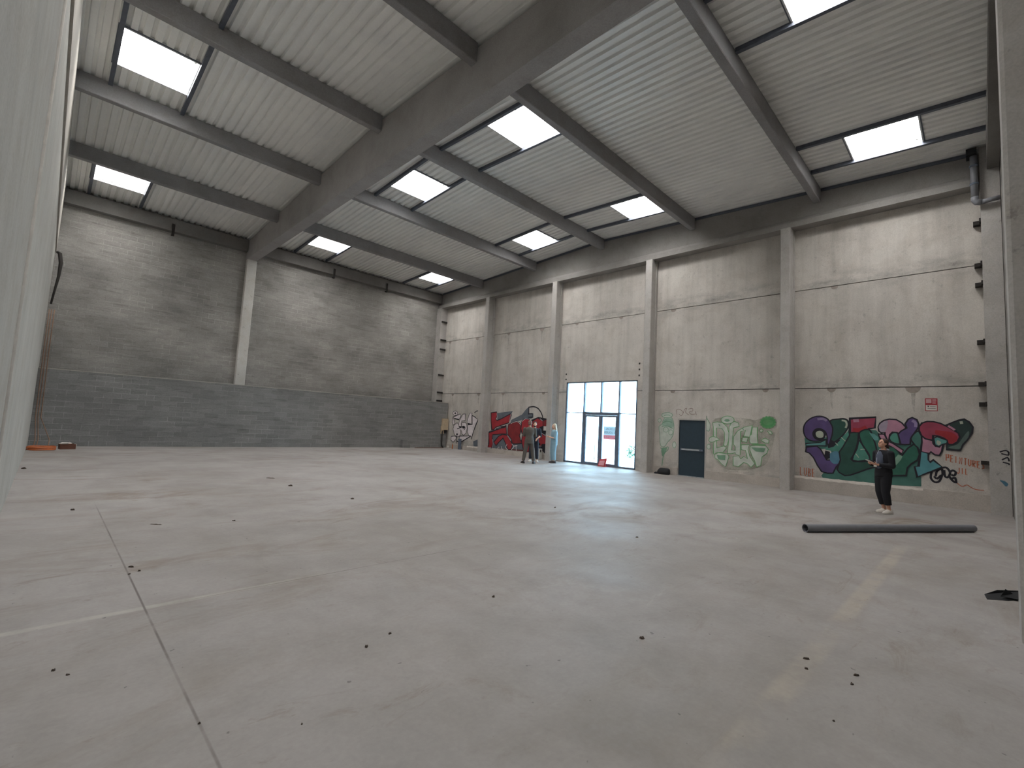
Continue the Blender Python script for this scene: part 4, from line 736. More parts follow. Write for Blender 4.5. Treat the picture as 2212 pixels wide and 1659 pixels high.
  ('f','green_h','6.37,2.158 6.379,2.137 6.405,2.12 6.443,2.109 6.485,2.108 6.524,2.116 6.55,2.132 6.56,2.152 6.551,2.174 6.525,2.191 6.486,2.202 6.444,2.203 6.406,2.195 6.379,2.179'),
  ('f','green_p','4.853,2.141 4.892,2.096 4.878,2.044 4.936,2.017 4.95,1.963 5.015,1.96 5.056,1.916 5.115,1.937 5.174,1.911 5.216,1.952 5.282,1.949 5.297,2.003 5.358,2.025 5.343,2.08 5.385,2.123 5.344,2.168 5.359,2.222 5.299,2.248 5.284,2.303 5.218,2.305 5.176,2.35 5.117,2.327 5.058,2.352 5.017,2.31 4.952,2.312 4.937,2.259 4.879,2.236 4.893,2.182'),
  ('f','green_b','4.89,2.14 4.928,2.103 4.912,2.059 4.965,2.039 4.974,1.992 5.031,1.992 5.064,1.952 5.115,1.973 5.166,1.948 5.2,1.985 5.258,1.98 5.268,2.027 5.323,2.043 5.306,2.09 5.346,2.124 5.307,2.161 5.324,2.206 5.269,2.226 5.26,2.274 5.201,2.273 5.168,2.313 5.117,2.291 5.066,2.315 5.033,2.277 4.975,2.282 4.965,2.235 4.913,2.219 4.928,2.173'),
  ('f','green_p','4.957,2.137 4.969,2.102 5.003,2.071 5.054,2.049 5.115,2.039 5.177,2.044 5.229,2.062 5.265,2.091 5.277,2.126 5.265,2.162 5.23,2.194 5.178,2.215 5.116,2.224 5.055,2.219 5.003,2.201 4.969,2.172'),
  ('f','mist','5.27,1.847 5.277,1.821 5.296,1.801 5.323,1.793 5.35,1.799 5.37,1.817 5.377,1.842 5.37,1.869 5.35,1.888 5.324,1.897 5.297,1.891 5.277,1.873'),
  ('s','green_p','5.27,1.847 5.277,1.821 5.296,1.801 5.323,1.793 5.35,1.799 5.37,1.817 5.377,1.842 5.37,1.869 5.35,1.888 5.324,1.897 5.297,1.891 5.277,1.873 5.27,1.847 5.277,1.821',0.02),
  ('f','mist','7.035,1.177 7.043,1.13 7.067,1.094 7.1,1.079 7.133,1.089 7.158,1.121 7.168,1.167 7.16,1.215 7.136,1.251 7.103,1.265 7.069,1.255 7.045,1.223'),
  ('s','green_h','7.035,1.177 7.043,1.13 7.067,1.094 7.1,1.079 7.133,1.089 7.158,1.121 7.168,1.167 7.16,1.215 7.136,1.251 7.103,1.265 7.069,1.255 7.045,1.223 7.035,1.177 7.043,1.13',0.02),
  ('f','green_h','6.801,0.887 6.501,0.912 6.51,0.739 6.755,0.738'),
  ('f','green_h','5.649,1.254 5.187,1.256 5.233,1.12 5.492,1.12'),
  ('s','green_p','5.611,1.361 5.484,1.363 5.311,1.366 5.187,1.369',0.03),
  ('s','green_h','6.752,2.01 6.739,1.99 6.721,1.964 6.708,1.945',0.03),
  ('s','green_h','5.934,1.891 5.922,1.879 5.905,1.862 5.893,1.85',0.03),
  ('f','mist','7.2,2.279 7.2,2.295 7.2,2.3 7.2,2.288 7.2,2.252 7.183,2.199 7.14,2.141 7.103,2.082 7.074,2.019 7.058,1.954 7.061,1.878 7.077,1.801 7.1,1.751 7.132,1.739 7.171,1.755 7.2,1.791 7.2,1.855 7.2,1.939 7.2,2.015 7.2,2.073 7.2,2.123 7.2,2.169 7.2,2.212 7.2,2.251'),
  ('s','green_h','7.2,2.279 7.2,2.295 7.2,2.3 7.2,2.288 7.2,2.252 7.183,2.199 7.14,2.141 7.103,2.082 7.074,2.019 7.058,1.954 7.061,1.878 7.077,1.801 7.1,1.751 7.132,1.739 7.171,1.755 7.2,1.791 7.2,1.855 7.2,1.939 7.2,2.015 7.2,2.073 7.2,2.123 7.2,2.169 7.2,2.212 7.2,2.251 7.2,2.279 7.2,2.295',0.02),
 ],
 'green_figure': [
  ('f','mist','8.929,2.073 8.912,2.11 8.887,2.151 8.855,2.184 8.81,2.208 8.756,2.224 8.703,2.229 8.649,2.221 8.595,2.203 8.55,2.168 8.517,2.115 8.494,2.045 8.478,1.969 8.468,1.887 8.466,1.799 8.471,1.71 8.483,1.62 8.501,1.53 8.532,1.448 8.583,1.376 8.645,1.311 8.703,1.248 8.748,1.183 8.788,1.121 8.825,1.074 8.861,1.049 8.895,1.039 8.927,1.043 8.961,1.053 8.993,1.077 9.02,1.132 9.036,1.243 9.046,1.387 9.056,1.514 9.071,1.61 9.085,1.69 9.094,1.754 9.096,1.797 9.092,1.825 9.078,1.851 9.048,1.878 9.009,1.903 8.977,1.927 8.959,1.952 8.948,1.976 8.94,2.001 8.937,2.024 8.936,2.046'),
  ('s','green_h','8.929,2.073 8.912,2.11 8.887,2.151 8.855,2.184 8.81,2.208 8.756,2.224 8.703,2.229 8.649,2.221 8.595,2.203 8.55,2.168 8.517,2.115 8.494,2.045 8.478,1.969 8.468,1.887 8.466,1.799 8.471,1.71 8.483,1.62 8.501,1.53 8.532,1.448 8.583,1.376 8.645,1.311 8.703,1.248 8.748,1.183 8.788,1.121 8.825,1.074 8.861,1.049 8.895,1.039 8.927,1.043 8.961,1.053 8.993,1.077 9.02,1.132 9.036,1.243 9.046,1.387 9.056,1.514 9.071,1.61 9.085,1.69 9.094,1.754 9.096,1.797 9.092,1.825 9.078,1.851 9.048,1.878 9.009,1.903 8.977,1.927 8.959,1.952 8.948,1.976 8.94,2.001 8.937,2.024 8.936,2.046 8.929,2.073 8.912,2.11',0.022),
  ('f','mist','8.536,2.299 8.546,2.268 8.577,2.24 8.627,2.216 8.69,2.2 8.76,2.194 8.831,2.197 8.896,2.209 8.948,2.23 8.982,2.258 8.994,2.289 8.984,2.32 8.951,2.349 8.9,2.373 8.836,2.389 8.765,2.395 8.695,2.391 8.631,2.378 8.58,2.357 8.547,2.33'),
  ('s','green_h','8.536,2.299 8.546,2.268 8.577,2.24 8.627,2.216 8.69,2.2 8.76,2.194 8.831,2.197 8.896,2.209 8.948,2.23 8.982,2.258 8.994,2.289 8.984,2.32 8.951,2.349 8.9,2.373 8.836,2.389 8.765,2.395 8.695,2.391 8.631,2.378 8.58,2.357 8.547,2.33 8.536,2.299 8.546,2.268',0.022),
  ('s','green_h','8.896,2.279 8.861,2.285 8.812,2.294 8.763,2.299 8.713,2.299 8.663,2.295 8.628,2.293',0.03),
  ('f','green_l','8.939,1.977 8.919,2.034 8.89,2.099 8.854,2.148 8.808,2.17 8.755,2.177 8.701,2.176 8.647,2.177 8.593,2.169 8.549,2.133 8.512,2.037 8.484,1.913 8.492,1.827 8.554,1.815 8.652,1.841 8.744,1.864 8.824,1.868 8.899,1.87 8.949,1.88 8.965,1.904 8.956,1.936'),
  ('s','green_h','8.939,1.977 8.899,2.001 8.84,2.034 8.774,2.054 8.694,2.048 8.607,2.029 8.546,2.014',0.03),
  ('s','green_h','8.974,1.843 8.914,1.853 8.829,1.864 8.744,1.864 8.659,1.84 8.574,1.805 8.515,1.779',0.03),
  ('s','green_h','9.016,0.989 8.972,0.983 8.909,0.975 8.848,0.977 8.792,1.005 8.737,1.043 8.698,1.059 8.682,1.035 8.681,0.989 8.695,0.941 8.729,0.902 8.777,0.862 8.819,0.814 8.847,0.76 8.87,0.698 8.89,0.618 8.908,0.497 8.922,0.358 8.932,0.3',0.03),
  ('f','mist','8.697,1.723 8.707,1.68 8.735,1.643 8.778,1.622 8.825,1.62 8.869,1.637 8.9,1.671 8.911,1.714 8.902,1.758 8.873,1.794 8.83,1.815 8.783,1.817 8.739,1.8 8.709,1.766'),
  ('s','green_h','8.697,1.723 8.707,1.68 8.735,1.643 8.778,1.622 8.825,1.62 8.869,1.637 8.9,1.671 8.911,1.714 8.902,1.758 8.873,1.794 8.83,1.815 8.783,1.817 8.739,1.8 8.709,1.766 8.697,1.723 8.707,1.68',0.018),
  ('f','mist','8.504,1.626 8.512,1.582 8.536,1.547 8.572,1.526 8.612,1.524 8.648,1.541 8.675,1.574 8.685,1.617 8.677,1.661 8.652,1.696 8.617,1.717 8.576,1.719 8.54,1.702 8.514,1.668'),
  ('s','green_h','8.504,1.626 8.512,1.582 8.536,1.547 8.572,1.526 8.612,1.524 8.648,1.541 8.675,1.574 8.685,1.617 8.677,1.661 8.652,1.696 8.617,1.717 8.576,1.719 8.54,1.702 8.514,1.668 8.504,1.626 8.512,1.582',0.018),
  ('f','mist','8.999,2.083 9.008,2.047 9.034,2.019 9.07,2.008 9.106,2.017 9.134,2.043 9.145,2.079 9.136,2.115 9.11,2.143 9.074,2.154 9.037,2.145 9.01,2.119'),
  ('s','green_h','8.999,2.083 9.008,2.047 9.034,2.019 9.07,2.008 9.106,2.017 9.134,2.043 9.145,2.079 9.136,2.115 9.11,2.143 9.074,2.154 9.037,2.145 9.01,2.119 8.999,2.083 9.008,2.047',0.018),
  ('f','mist','8.364,1.153 8.37,1.102 8.39,1.06 8.419,1.035 8.452,1.033 8.482,1.053 8.504,1.093 8.512,1.143 8.506,1.194 8.486,1.236 8.457,1.261 8.424,1.263 8.394,1.242 8.373,1.203'),
  ('s','green_h','8.364,1.153 8.37,1.102 8.39,1.06 8.419,1.035 8.452,1.033 8.482,1.053 8.504,1.093 8.512,1.143 8.506,1.194 8.486,1.236 8.457,1.261 8.424,1.263 8.394,1.242 8.373,1.203 8.364,1.153 8.37,1.102',0.018),
  ('f','green_h','8.964,0.969 8.896,1.011 8.798,1.023 8.735,1.009 8.739,0.96 8.778,0.884 8.819,0.814 8.852,0.743 8.887,0.678 8.917,0.663 8.946,0.741 8.97,0.87'),
 ],
 'thin_tag': [
  ('s','brownline','8.355,2.327 8.37,2.366 8.389,2.421 8.395,2.468 8.378,2.502 8.346,2.528 8.31,2.541 8.27,2.536 8.226,2.518 8.187,2.495 8.153,2.469 8.124,2.437 8.112,2.403 8.123,2.358 8.151,2.311 8.182,2.284 8.217,2.296 8.254,2.328 8.281,2.352',0.018),
  ('s','brownline','8.111,2.38 8.093,2.427 8.068,2.494 8.042,2.544 8.014,2.569 7.986,2.578 7.971,2.569 7.984,2.533 8.011,2.479 8.016,2.428 7.976,2.384 7.914,2.343 7.87,2.315',0.018),
  ('s','brownline','7.898,2.546 7.857,2.557 7.8,2.571 7.757,2.571 7.733,2.548 7.723,2.511 7.731,2.48 7.775,2.462 7.836,2.449 7.872,2.431 7.859,2.399 7.82,2.363 7.776,2.34 7.727,2.341 7.673,2.355 7.635,2.366',0.018),
  ('s','brownline','7.637,2.458 7.622,2.418 7.602,2.362 7.588,2.322',0.018),
 ],
 'column_scrawl': [
  ('s','ink','-0.307,1.559 -0.336,1.576 -0.377,1.598 -0.415,1.606 -0.447,1.587 -0.46,1.556 -0.46,1.537 -0.46,1.545 -0.46,1.565 -0.46,1.581',0.03),
  ('s','ink','-0.333,1.523 -0.368,1.513 -0.418,1.5 -0.46,1.495 -0.46,1.507 -0.46,1.527 -0.46,1.542',0.03),
  ('s','ink','-0.342,1.369 -0.369,1.392 -0.407,1.422 -0.437,1.435 -0.452,1.411 -0.46,1.37 -0.46,1.343 -0.46,1.344 -0.46,1.359 -0.46,1.37',0.03),
  ('s','ink','-0.354,1.312 -0.383,1.305 -0.424,1.295 -0.46,1.284 -0.46,1.272 -0.46,1.261 -0.46,1.252',0.03),
  ('f','blue','-0.289,0.863 -0.307,0.867 -0.339,0.864 -0.369,0.854 -0.396,0.835 -0.42,0.81 -0.433,0.786 -0.428,0.759 -0.411,0.733 -0.392,0.723 -0.371,0.743 -0.348,0.778 -0.328,0.811 -0.309,0.833 -0.292,0.852'),
 ],
}

def graffiti(key, name, label, x=17.3985, step=.0003):
    mb = MB(); mats = []; idx = {}
    for n, e in enumerate(GRAF[key]):
        px = x - step*(n+1)
        if e[1] not in idx: idx[e[1]] = len(mats); mats.append(M['p_'+e[1]])
        pts = [tuple(map(float, t.split(','))) for t in e[2].split()]
        if e[0] == 'f':
            vs = [Vector((px, a, b)) for a, b in pts]
            tri = tessellate_polygon([[Vector((a, b, 0)) for a, b in pts]])
            mb.add(vs, [tuple(t) for t in tri], idx[e[1]])
        else:
            hw = e[3]/2; closed = len(pts) > 4 and pts[0] == pts[-2] and pts[1] == pts[-1]
            if closed: pts = pts[:-2]
            k = len(pts)
            vs = []
            P = [Vector(p) for p in pts]
            for i in range(k):
                a = P[(i-1) % k] if closed else P[max(i-1, 0)]; b = P[(i+1) % k] if closed else P[min(i+1, k-1)]; t = (b-a)
                t = t.normalized() if t.length > 1e-6 else Vector((1, 0))
                d0 = (P[i]-a); d1 = (b-P[i]); m_ = 1.0
                if d0.length > 1e-6 and d1.length > 1e-6: m_ = min(1.6, 1/max(.4, d0.normalized().dot(t)))
                nn = Vector((-t.y, t.x))*hw*m_
                vs += [(px, P[i].x+nn.x, P[i].y+nn.y), (px, P[i].x-nn.x, P[i].y-nn.y)]
            mb.add(vs, [(2*i, 2*i+1, 2*((i+1) % k)+1, 2*((i+1) % k)) for i in range(k if closed else k-1)], idx[e[1]])
    return tag(mb.build(name, mats), label, 'graffiti')
graffiti('mural', 'graffiti', 'large purple, green and pink lettering mural behind the woman in black')
graffiti('orange_tag', 'graffiti', 'faint orange sprayed words right of the purple and green mural')
graffiti('orange_scrawl', 'graffiti', 'small faint orange scrawl at the lower left of the purple mural')
graffiti('black_tag', 'graffiti', 'scribbled black tag under the right end of the purple mural')
graffiti('red_piece', 'graffiti', 'red block lettering with black outlines behind the two men')
graffiti('pale_piece', 'graffiti', 'pale pinkish lettering with black outlines in the far corner')
graffiti('green_piece', 'graffiti', 'pale lettering with green outlines and a halo, right of the fire door')
graffiti('green_figure', 'graffiti', 'pale green long figure under a halo ring, left of the fire door')
graffiti('thin_tag', 'graffiti', 'thin brownish outline tag above the fire door')
graffiti('column_scrawl', 'graffiti', 'black and blue marks sprayed on the right corner column', 16.928)

# ================================================================== things on the walls
def bx(name, mat, parent, *a, bevel=0, m=0): return MB().box(*a).build(name, mat, parent, bevel)
SG = empty('safety_notice', (W-.004, .97, 2.765)); tag(SG, 'small red and white safety notice high above the right of the mural', 'sign')
bx('panel', M['p_red'], SG, 0, .004, -.13, .13, -.175, .175)
M['signpale'] = flat('sign_pale', (190, 150, 152), .6, 0, .04); M['signwhite'] = flat('sign_white', (206, 202, 196), .6, 0, .03)
bx('lower_field', M['signwhite'], SG, -.0015, 0, -.115, .115, -.16, -.01)
bx('picture_field', M['signpale'], SG, -.0015, 0, -.005, .11, .045, .155)
mb = MB()
for z in (.145, .11, .075, .045): mb.box(-.0015, 0, -.105+.01*(z < .1), -.02, z-.012, z+.006)
mb.build('text_lines', M['signpale'], SG)
mb = MB(); mb.add([(-.003, .085, -.03), (-.003, .045, -.03), (-.003, .065, -.075)], [(0, 1, 2)]); mb.box(-.0025, -.0015, -.09, .03, -.06, -.052); mb.box(-.0025, -.0015, -.09, .08, -.11, -.102); mb.build('symbol', M['ink'], SG)
o = bx('paper_note', M['signwhite'], None, 17.36, 17.362, 14.98, 15.16, 1.39, 1.6); tag(o, 'small yellowish paper stuck on the red graffiti beside the column', 'paper')
ORD = ['topmost', 'second from the top', 'third from the top', 'fourth from the top', 'fifth from the top', 'sixth from the top', 'lowest']
for k, z in enumerate((7.65, 6.49, 5.96, 4.41, 3.3, 2.77, 1.26)):
    mb = MB(); mb.box(17.0, 17.2, -.12, -.085, z-.05, z+.05); mb.box(17.2, 17.38, -.115, .03, z-.05, z+.05); mb.tube([(17.1, -.12, z), (17.1, -.06, z)], .015, 6)
    tag(mb.build('fixing_bracket', M['rust']), 'black steel bracket on the right corner column, %s of the seven' % ORD[k], 'bracket', 'black brackets on the right corner column')
for k, z in enumerate((7.75, 6.61, 6.02, 4.41, 3.33, 2.82)):
    mb = MB(); mb.box(16.99, 17.38, 23.60, 23.68, z-.04, z+.05); mb.tube([(17.1, 23.62, z), (17.1, 23.56, z)], .015, 6)
    tag(mb.build('fixing_bracket', M['rust']), 'black steel bracket on the far corner column, %s of the six' % (ORD[k] if k < 5 else 'lowest'), 'bracket', 'black brackets on the far corner column')
for x, t in ((3.09, 'left of the middle post'), (10.06, 'just right of the middle post'), (13.15, 'nearer the far corner')):
    mb = MB(); mb.box(x-.05, x+.05, 23.82, 23.85, 8.8, 9.25); mb.box(x-.05, x+.05, 23.82, 23.95, 8.76, 8.8)
    tag(mb.build('steel_bracket', M['rust']), 'small dark steel strap on the edge beam, %s' % t, 'bracket')
# drain pipe at the right corner
M['pvc'] = flat('grey_pvc', (122, 124, 130), .4, 0, .05)
DP = empty('drain_pipe', (16.8, -.02, 8.1)); tag(DP, 'grey plastic drain pipe dropping beside the right corner column, elbow at the bottom', 'pipe')
mb = MB(); mb.tube([(0, 0, 1.35), (0, 0, .1)], .075, 16); mb.build('downpipe', M['pvc'], DP)
mb = MB(); mb.tube([(0, 0, .12), (0, -.005, .03), (0, -.04, -.03), (.0, -.12, -.05)], .08, 16); mb.build('elbow', M['pvc'], DP)
mb = MB(); mb.tube([(0, -.1, -.05), (0, -.46, -.02)], .06, 16); mb.build('branch', M['pvc'], DP)
for z in (.45, .95): MB().tube([(0, 0, z), (0, 0, z+.05)], .09, 16).build('collar', M['anthracite'], DP)
bx('outlet_box', M['dark'], DP, -.16, .2, -.06, .14, 1.25, 1.42)
# electrical cabinet in the far corner
M['cream'] = flat('cream_plastic', (196, 178, 150), .5, 0, .06)
EC = empty('meter_cabinet', (17.1, 22.9, 0)); tag(EC, 'cream meter cabinet fixed to the right end of the low block wall', 'cabinet')
bx('case', M['cream'], EC, -.18, .22, -.16, -.005, 1.06, 1.74, bevel=.01)
bx('backboard', M['cream'], EC, -.22, .0, -.06, -.005, .82, 1.3)
bx('meter', M['dark'], EC, .0, .16, -.12, -.005, .86, 1.05)
mb = MB(); mb.tube([(-.13, -.06, .98), (-.13, -.06, .3), (-.11, -.07, .12), (-.02, -.1, 0.0)], .045, 10); mb.build('conduit', M['rust'], EC)
# black hose and orange conduits in the left corner
M['orange'] = flat('orange_plastic', (196, 112, 66), .5, 0, .1); M['conduit'] = flat('dusty_orange_conduit', (126, 100, 82), .7, 0, .15)
pts = [(L+.07, 23.75, 7.0), (L+.13, 23.65, 6.95), (L+.19, 23.6, 6.6), (L+.18, 23.6, 6.1), (L+.13, 23.6, 5.6), (L+.08, 23.6, 5.05)]
o = MB().tube(pts, [.05, .06, .06, .045, .035, .03], 8).build('black_hose', M['rust']); tag(o, 'black hose bending out of the left wall high in the left corner', 'hose')
for k, (x, xe, t) in enumerate(((-.22, -.12, 'nearest the left wall'), (-.16, -.05, 'between the other two'), (-.09, .22, 'farthest from the left wall'))):
    pts = [(x, 22.82, 4.75), (x, 22.8, 3.4), (x+.02, 22.78, 2.0), (x+.03, 22.75, 1.0), (xe, 22.4, .25), (xe-.02, 21.75, .06)]
    o = MB().tube(pts, .015, 8).build('orange_conduit', M['conduit']); tag(o, 'dusty orange conduit hanging down the left corner, %s' % t, 'conduit', 'conduits hanging in the left corner')
mb = MB(); random.seed(3)
for k in range(7):
    R0 = .30+.05*random.random(); cx, cy = .04+random.uniform(-.03, .03), 21.25+random.uniform(-.03, .03); z = .02+.028*(k//2)
    mb.tube([(cx+R0*math.cos(a*math.pi/12), cy+R0*math.sin(a*math.pi/12), z+.006*math.sin(a+k)) for a in range(25)], .016, 6, cap=False)
o = mb.build('conduit_coil', M['orange']); tag(o, 'flat coil of orange conduit on the floor in the left corner', 'coil')
M['carton'] = flat('brown_carton', (104, 68, 54), .9, 0, .1)
BXo = empty('cardboard_box', (.66, 21.6, 0), .15); tag(BXo, 'small brown open cardboard box beside the orange coil', 'box')
mb = MB(); mb.box(-.2, .2, -.15, -.14, 0, .17); mb.box(-.2, .2, .14, .15, 0, .17); mb.box(-.2, -.19, -.14, .14, 0, .17); mb.box(-.2, .2, -.14, .14, 0, .01); mb.build('body', M['carton'], BXo)
bx('end_panel', M['signwhite'], BXo, .19, .205, -.15, .15, 0, .17)
mb = MB(); mb.add([(-.2, -.15, .17), (0, -.15, .17), (-.02, -.22, .21), (-.18, -.21, .2)], [(0, 1, 2, 3)]); mb.build('flap', M['signwhite'], BXo)
mb = MB(); mb.add([(-.2, .15, .17), (.15, .15, .17), (.12, .2, .2), (-.1, .22, .21)], [(0, 1, 2, 3)]); mb.build('flap', M['signwhite'], BXo)

# ================================================================== things on the floor
A, B = Vector((9.60, 2.22, 0)), Vector((12.95, .16, 0))
dv = (B-A).normalized(); R1 = .069; up = Vector((0, 0, 1)); sd = dv.cross(up)
mb = MB(); n = 28; vs = []
for P, r in ((A, R1), (B, R1), (B, R1-.008), (A, R1-.008)):
    for j in range(n):
        a = 2*math.pi*j/n; vs.append(P+Vector((0, 0, R1+.001))+(sd*math.cos(a)+up*math.sin(a))*r)
fs = [(k*n+j, k*n+(j+1) % n, ((k+1) % 4)*n+(j+1) % n, ((k+1) % 4)*n+j) for k in range(4) for j in range(n)]
mb.add(vs, fs, 0, True); o = mb.build('plastic_pipe', M['pvc'])
e = o.modifiers.new('edge', 'EDGE_SPLIT'); e.split_angle = math.radians(40)
tag(o, 'long grey plastic pipe lying on the floor in front of the mural', 'pipe')
# black bag by the fire door
o = MB().rings([(17.12, 8.72, .0, .13, .24), (17.12, 8.72, .03, .15, .27), (17.13, 8.71, .12, .14, .255), (17.14, 8.69, .2, .11, .22), (17.14, 8.69, .235, .07, .17)], 20).build('black_bag', M['rust'])
M['bag'] = flat('black_fabric', (26, 28, 32), .8); o.data.materials[0] = M['bag']; tag(o, 'black sack on the floor left of the fire door', 'bag')
MB().rings([(17.08, 8.98, 0, .07, .1), (17.08, 8.98, .04, .08, .1), (17.08, 8.98, .07, .03, .05)], 12).build('loose_corner', M['bag'], o)
# red placard leaning at the entrance
RP = empty('red_crate', (17.22, 11.62, 0), math.radians(4)); tag(RP, 'red plastic crate on its side on the floor against the glass doors', 'crate')
M['redpl'] = flat('red_plastic', (198, 60, 66), .5, 0, .05); M['redpale'] = flat('washed_red', (214, 150, 156), .6, 0, .05)
mb = MB(); mb.box(-.02, .16, -.17, .17, 0, .03); mb.add([(-.02, -.17, 0), (-.02, .19, 0), (.06, .14, .30), (.06, -.21, .36), (0, -.17, 0), (0, .19, 0), (.08, .14, .30), (.08, -.21, .36)],
   [(0, 1, 2, 3), (7, 6, 5, 4), (0, 3, 7, 4), (1, 5, 6, 2), (3, 2, 6, 7), (0, 4, 5, 1)]); mb.build('shell', M['redpl'], RP)
mb = MB(); mb.add([(-.018, -.12, .05), (-.018, .14, .05), (.038, .11, .24), (.038, -.14, .27)], [(0, 1, 2, 3)]); o_ = mb.build('panel', M['redpale'], RP); o_.location = (-.012, 0, 0)
# grey machine beside the column
M['mach'] = flat('grey_enamel', (168, 170, 172), .45, 0, .04)
GM = empty('portable_heater', (17.1, 15.25, 0), math.radians(8)); tag(GM, 'grey portable heater with a dark top, standing between the red graffiti and the column', 'machine')
bx('body', M['mach'], GM, -.13, .13, -.17, .17, 0, .52, bevel=.015)
bx('side_panel', M['white'], GM, -.13, .13, -.185, -.17, .02, .5)
bx('side_slot', M['dark'], GM, -.05, .03, -.192, -.185, .34, .46)
bx('neck', M['anthracite'], GM, -.09, .09, -.12, .12, .52, .62)
bx('tray', M['mach'], GM, -.12, .12, -.14, .14, .62, .645)
MB().ell((0, 0, .72), (.11, .13, .09)).build('dark_top', M['bag'], GM)
# small rubbish in the far corner
bx_ = bx('leaning_board', M['anthracite'], None, 17.2, 17.24, 21.3, 21.55, 0, .62); bx_.rotation_euler = (0, 0, 0); tag(bx_, 'dark grey board leaning on the plinth under the pale graffiti', 'board')
o = MB().rings([(17.1, 22.35, 0, .05, .05), (17.1, 22.35, .14, .055, .055), (17.1, 22.35, .15, .02, .02)], 12).build('paint_can', M['signwhite']); tag(o, 'small pale can on the floor in the far corner', 'can')
o = MB().rings([(17.12, 21.95, 0, .035, .035), (17.12, 21.95, .22, .035, .035), (17.12, 21.95, .26, .015, .015), (17.12, 21.95, .3, .015, .015)], 12).build('spray_can', M['orange']); tag(o, 'small orange and brown can on the floor under the pale graffiti', 'can')
o = bx('floor_board', M['carton'], None, 15.0, 16.9, 22.55, 22.68, 0, .02); tag(o, 'thin brown strip lying along the foot of the low block wall by the cabinet', 'board')
o = bx('loose_block', M['block_low'], None, 14.2, 14.7, 22.68, 22.88, 0, .42); tag(o, 'loose grey block standing against the foot of the low block wall', 'block')
# debris
def chip(x, y, s, seed, long=1.0, ang=0, h=.5):
    random.seed(seed); mb = MB(); n = 9; top = []; bot = []
    for i in range(n):
        a = 2*math.pi*i/n; r = s*(.6+.5*random.random()); u, v = r*math.cos(a)*long, r*math.sin(a)
        p = (x+u*math.cos(ang)-v*math.sin(ang), y+u*math.sin(ang)+v*math.cos(ang)); bot.append((*p, 0)); top.append((x+(p[0]-x)*.7, y+(p[1]-y)*.7, s*h*(.5+random.random())))
    mb.add(bot+top, [(i, (i+1) % n, n+(i+1) % n, n+i) for i in range(n)]+[tuple(range(n, 2*n))]); return mb.build('debris_chip', M['chip'])
AX = math.radians(-45)
CH = [(-.2, 15.5, .06, 1, 1.6, 'black scrap lying against the foot of the left wall'),
 (1.21, 7.92, .03, 2, 5, 'long thin dark stick alone on the left of the floor'),
 (.76, 5.96, .022, 3, 2.5, 'dark sliver beside the long floor joint, above two crumbs'),
 (.80, 5.78, .02, 4, 1.2, 'dark crumb right of the sliver by the long floor joint'),
 (.72, 5.72, .016, 5, 1.2, 'dark crumb sitting on the long floor joint below the sliver'),
 (1.75, 3.07, .024, 6, 1, 'lower left lump of the close pair near the bottom centre'),
 (1.98, 3.15, .022, 7, 1.3, 'upper right lump of the close pair near the bottom centre'),
 (3.11, 3.23, .027, 8, 1, 'dark round lump alone in the middle foreground'),
 (3.45, 1.9, .028, 9, 1.5, 'brown crumbly lump right of the middle foreground'),
 (3.96, .91, .02, 10, 1.2, 'dark crumb at the left edge of the worn yellow line'),
 (4.13, .95, .02, 11, 2.2, 'thin dark flake at the upper edge of the worn yellow line'),
 (4.14, .65, .02, 12, 2.0, 'upper dark flake right of the worn yellow line'),
 (3.97, .65, .02, 13, 1.3, 'lower dark flake right of the worn yellow line'),
 (.19, 3.93, .018, 14, 1.3, 'left crumb of the pair at the bottom left of the floor'),
 (.25, 3.82, .014, 15, 1.2, 'right crumb of the pair at the bottom left of the floor'),
 (1.1, 2.52, .01, 16, 1.2, 'tiny dark crumb right of the long joint near the bottom edge'),
 (7.35, 6.02, .035, 17, 1, 'small black pebble on the bright floor before the entrance'),
 (6.52, 3.72, .025, 18, 2, 'small dark flake below the pebble before the entrance'),
 (3.97, 10.74, .05, 19, 2, 'dark flake far out on the left half of the floor'),
 (4.01, 12.17, .04, 20, 5, 'thin dark splinter nearest the low block wall'),
 (4.38, 8.64, .04, 21, 2, 'flat dark flake left of the middle of the floor'),
 (.714, 2.85, .012, 22, 1, 'dark speck in the long floor joint near the bottom edge'),
 (2.09, 7.68, .025, 23, 2, 'pair-like small flake right of the long thin stick'),
 (.44, 9.5, .035, 24, 1.6, 'grey flake on the far left of the floor near the left wall'),
 (3.38, .64, .012, 25, 1, 'tiny crumb right of the lower end of the yellow line')]
for x, y, s, sd_, lg, lab in CH:
    tag(chip(x, y, s*.6, sd_, lg, AX if lg > 1.4 else 0, .35 if lg > 3 else .8), lab, 'debris', 'bits of debris on the floor')
mb = MB(); mb.add([(7.35, .0, .004), (7.5, -.16, .004), (7.95, -.42, .004), (8.1, -.3, .02), (7.7, -.08, .05), (7.5, .02, .02)], [(0, 1, 2, 3, 4, 5)]); mb.add([(7.5, -.1, .03), (7.62, -.14, .09), (7.75, -.2, .03), (7.6, -.26, .01)], [(0, 1, 2, 3)])
o = mb.build('black_sheet', M['bag']); sm = o.modifiers.new('thickness', 'SOLIDIFY'); sm.thickness = .006; tag(o, 'crumpled black sheet on the floor at the right edge beside the near column', 'sheet')

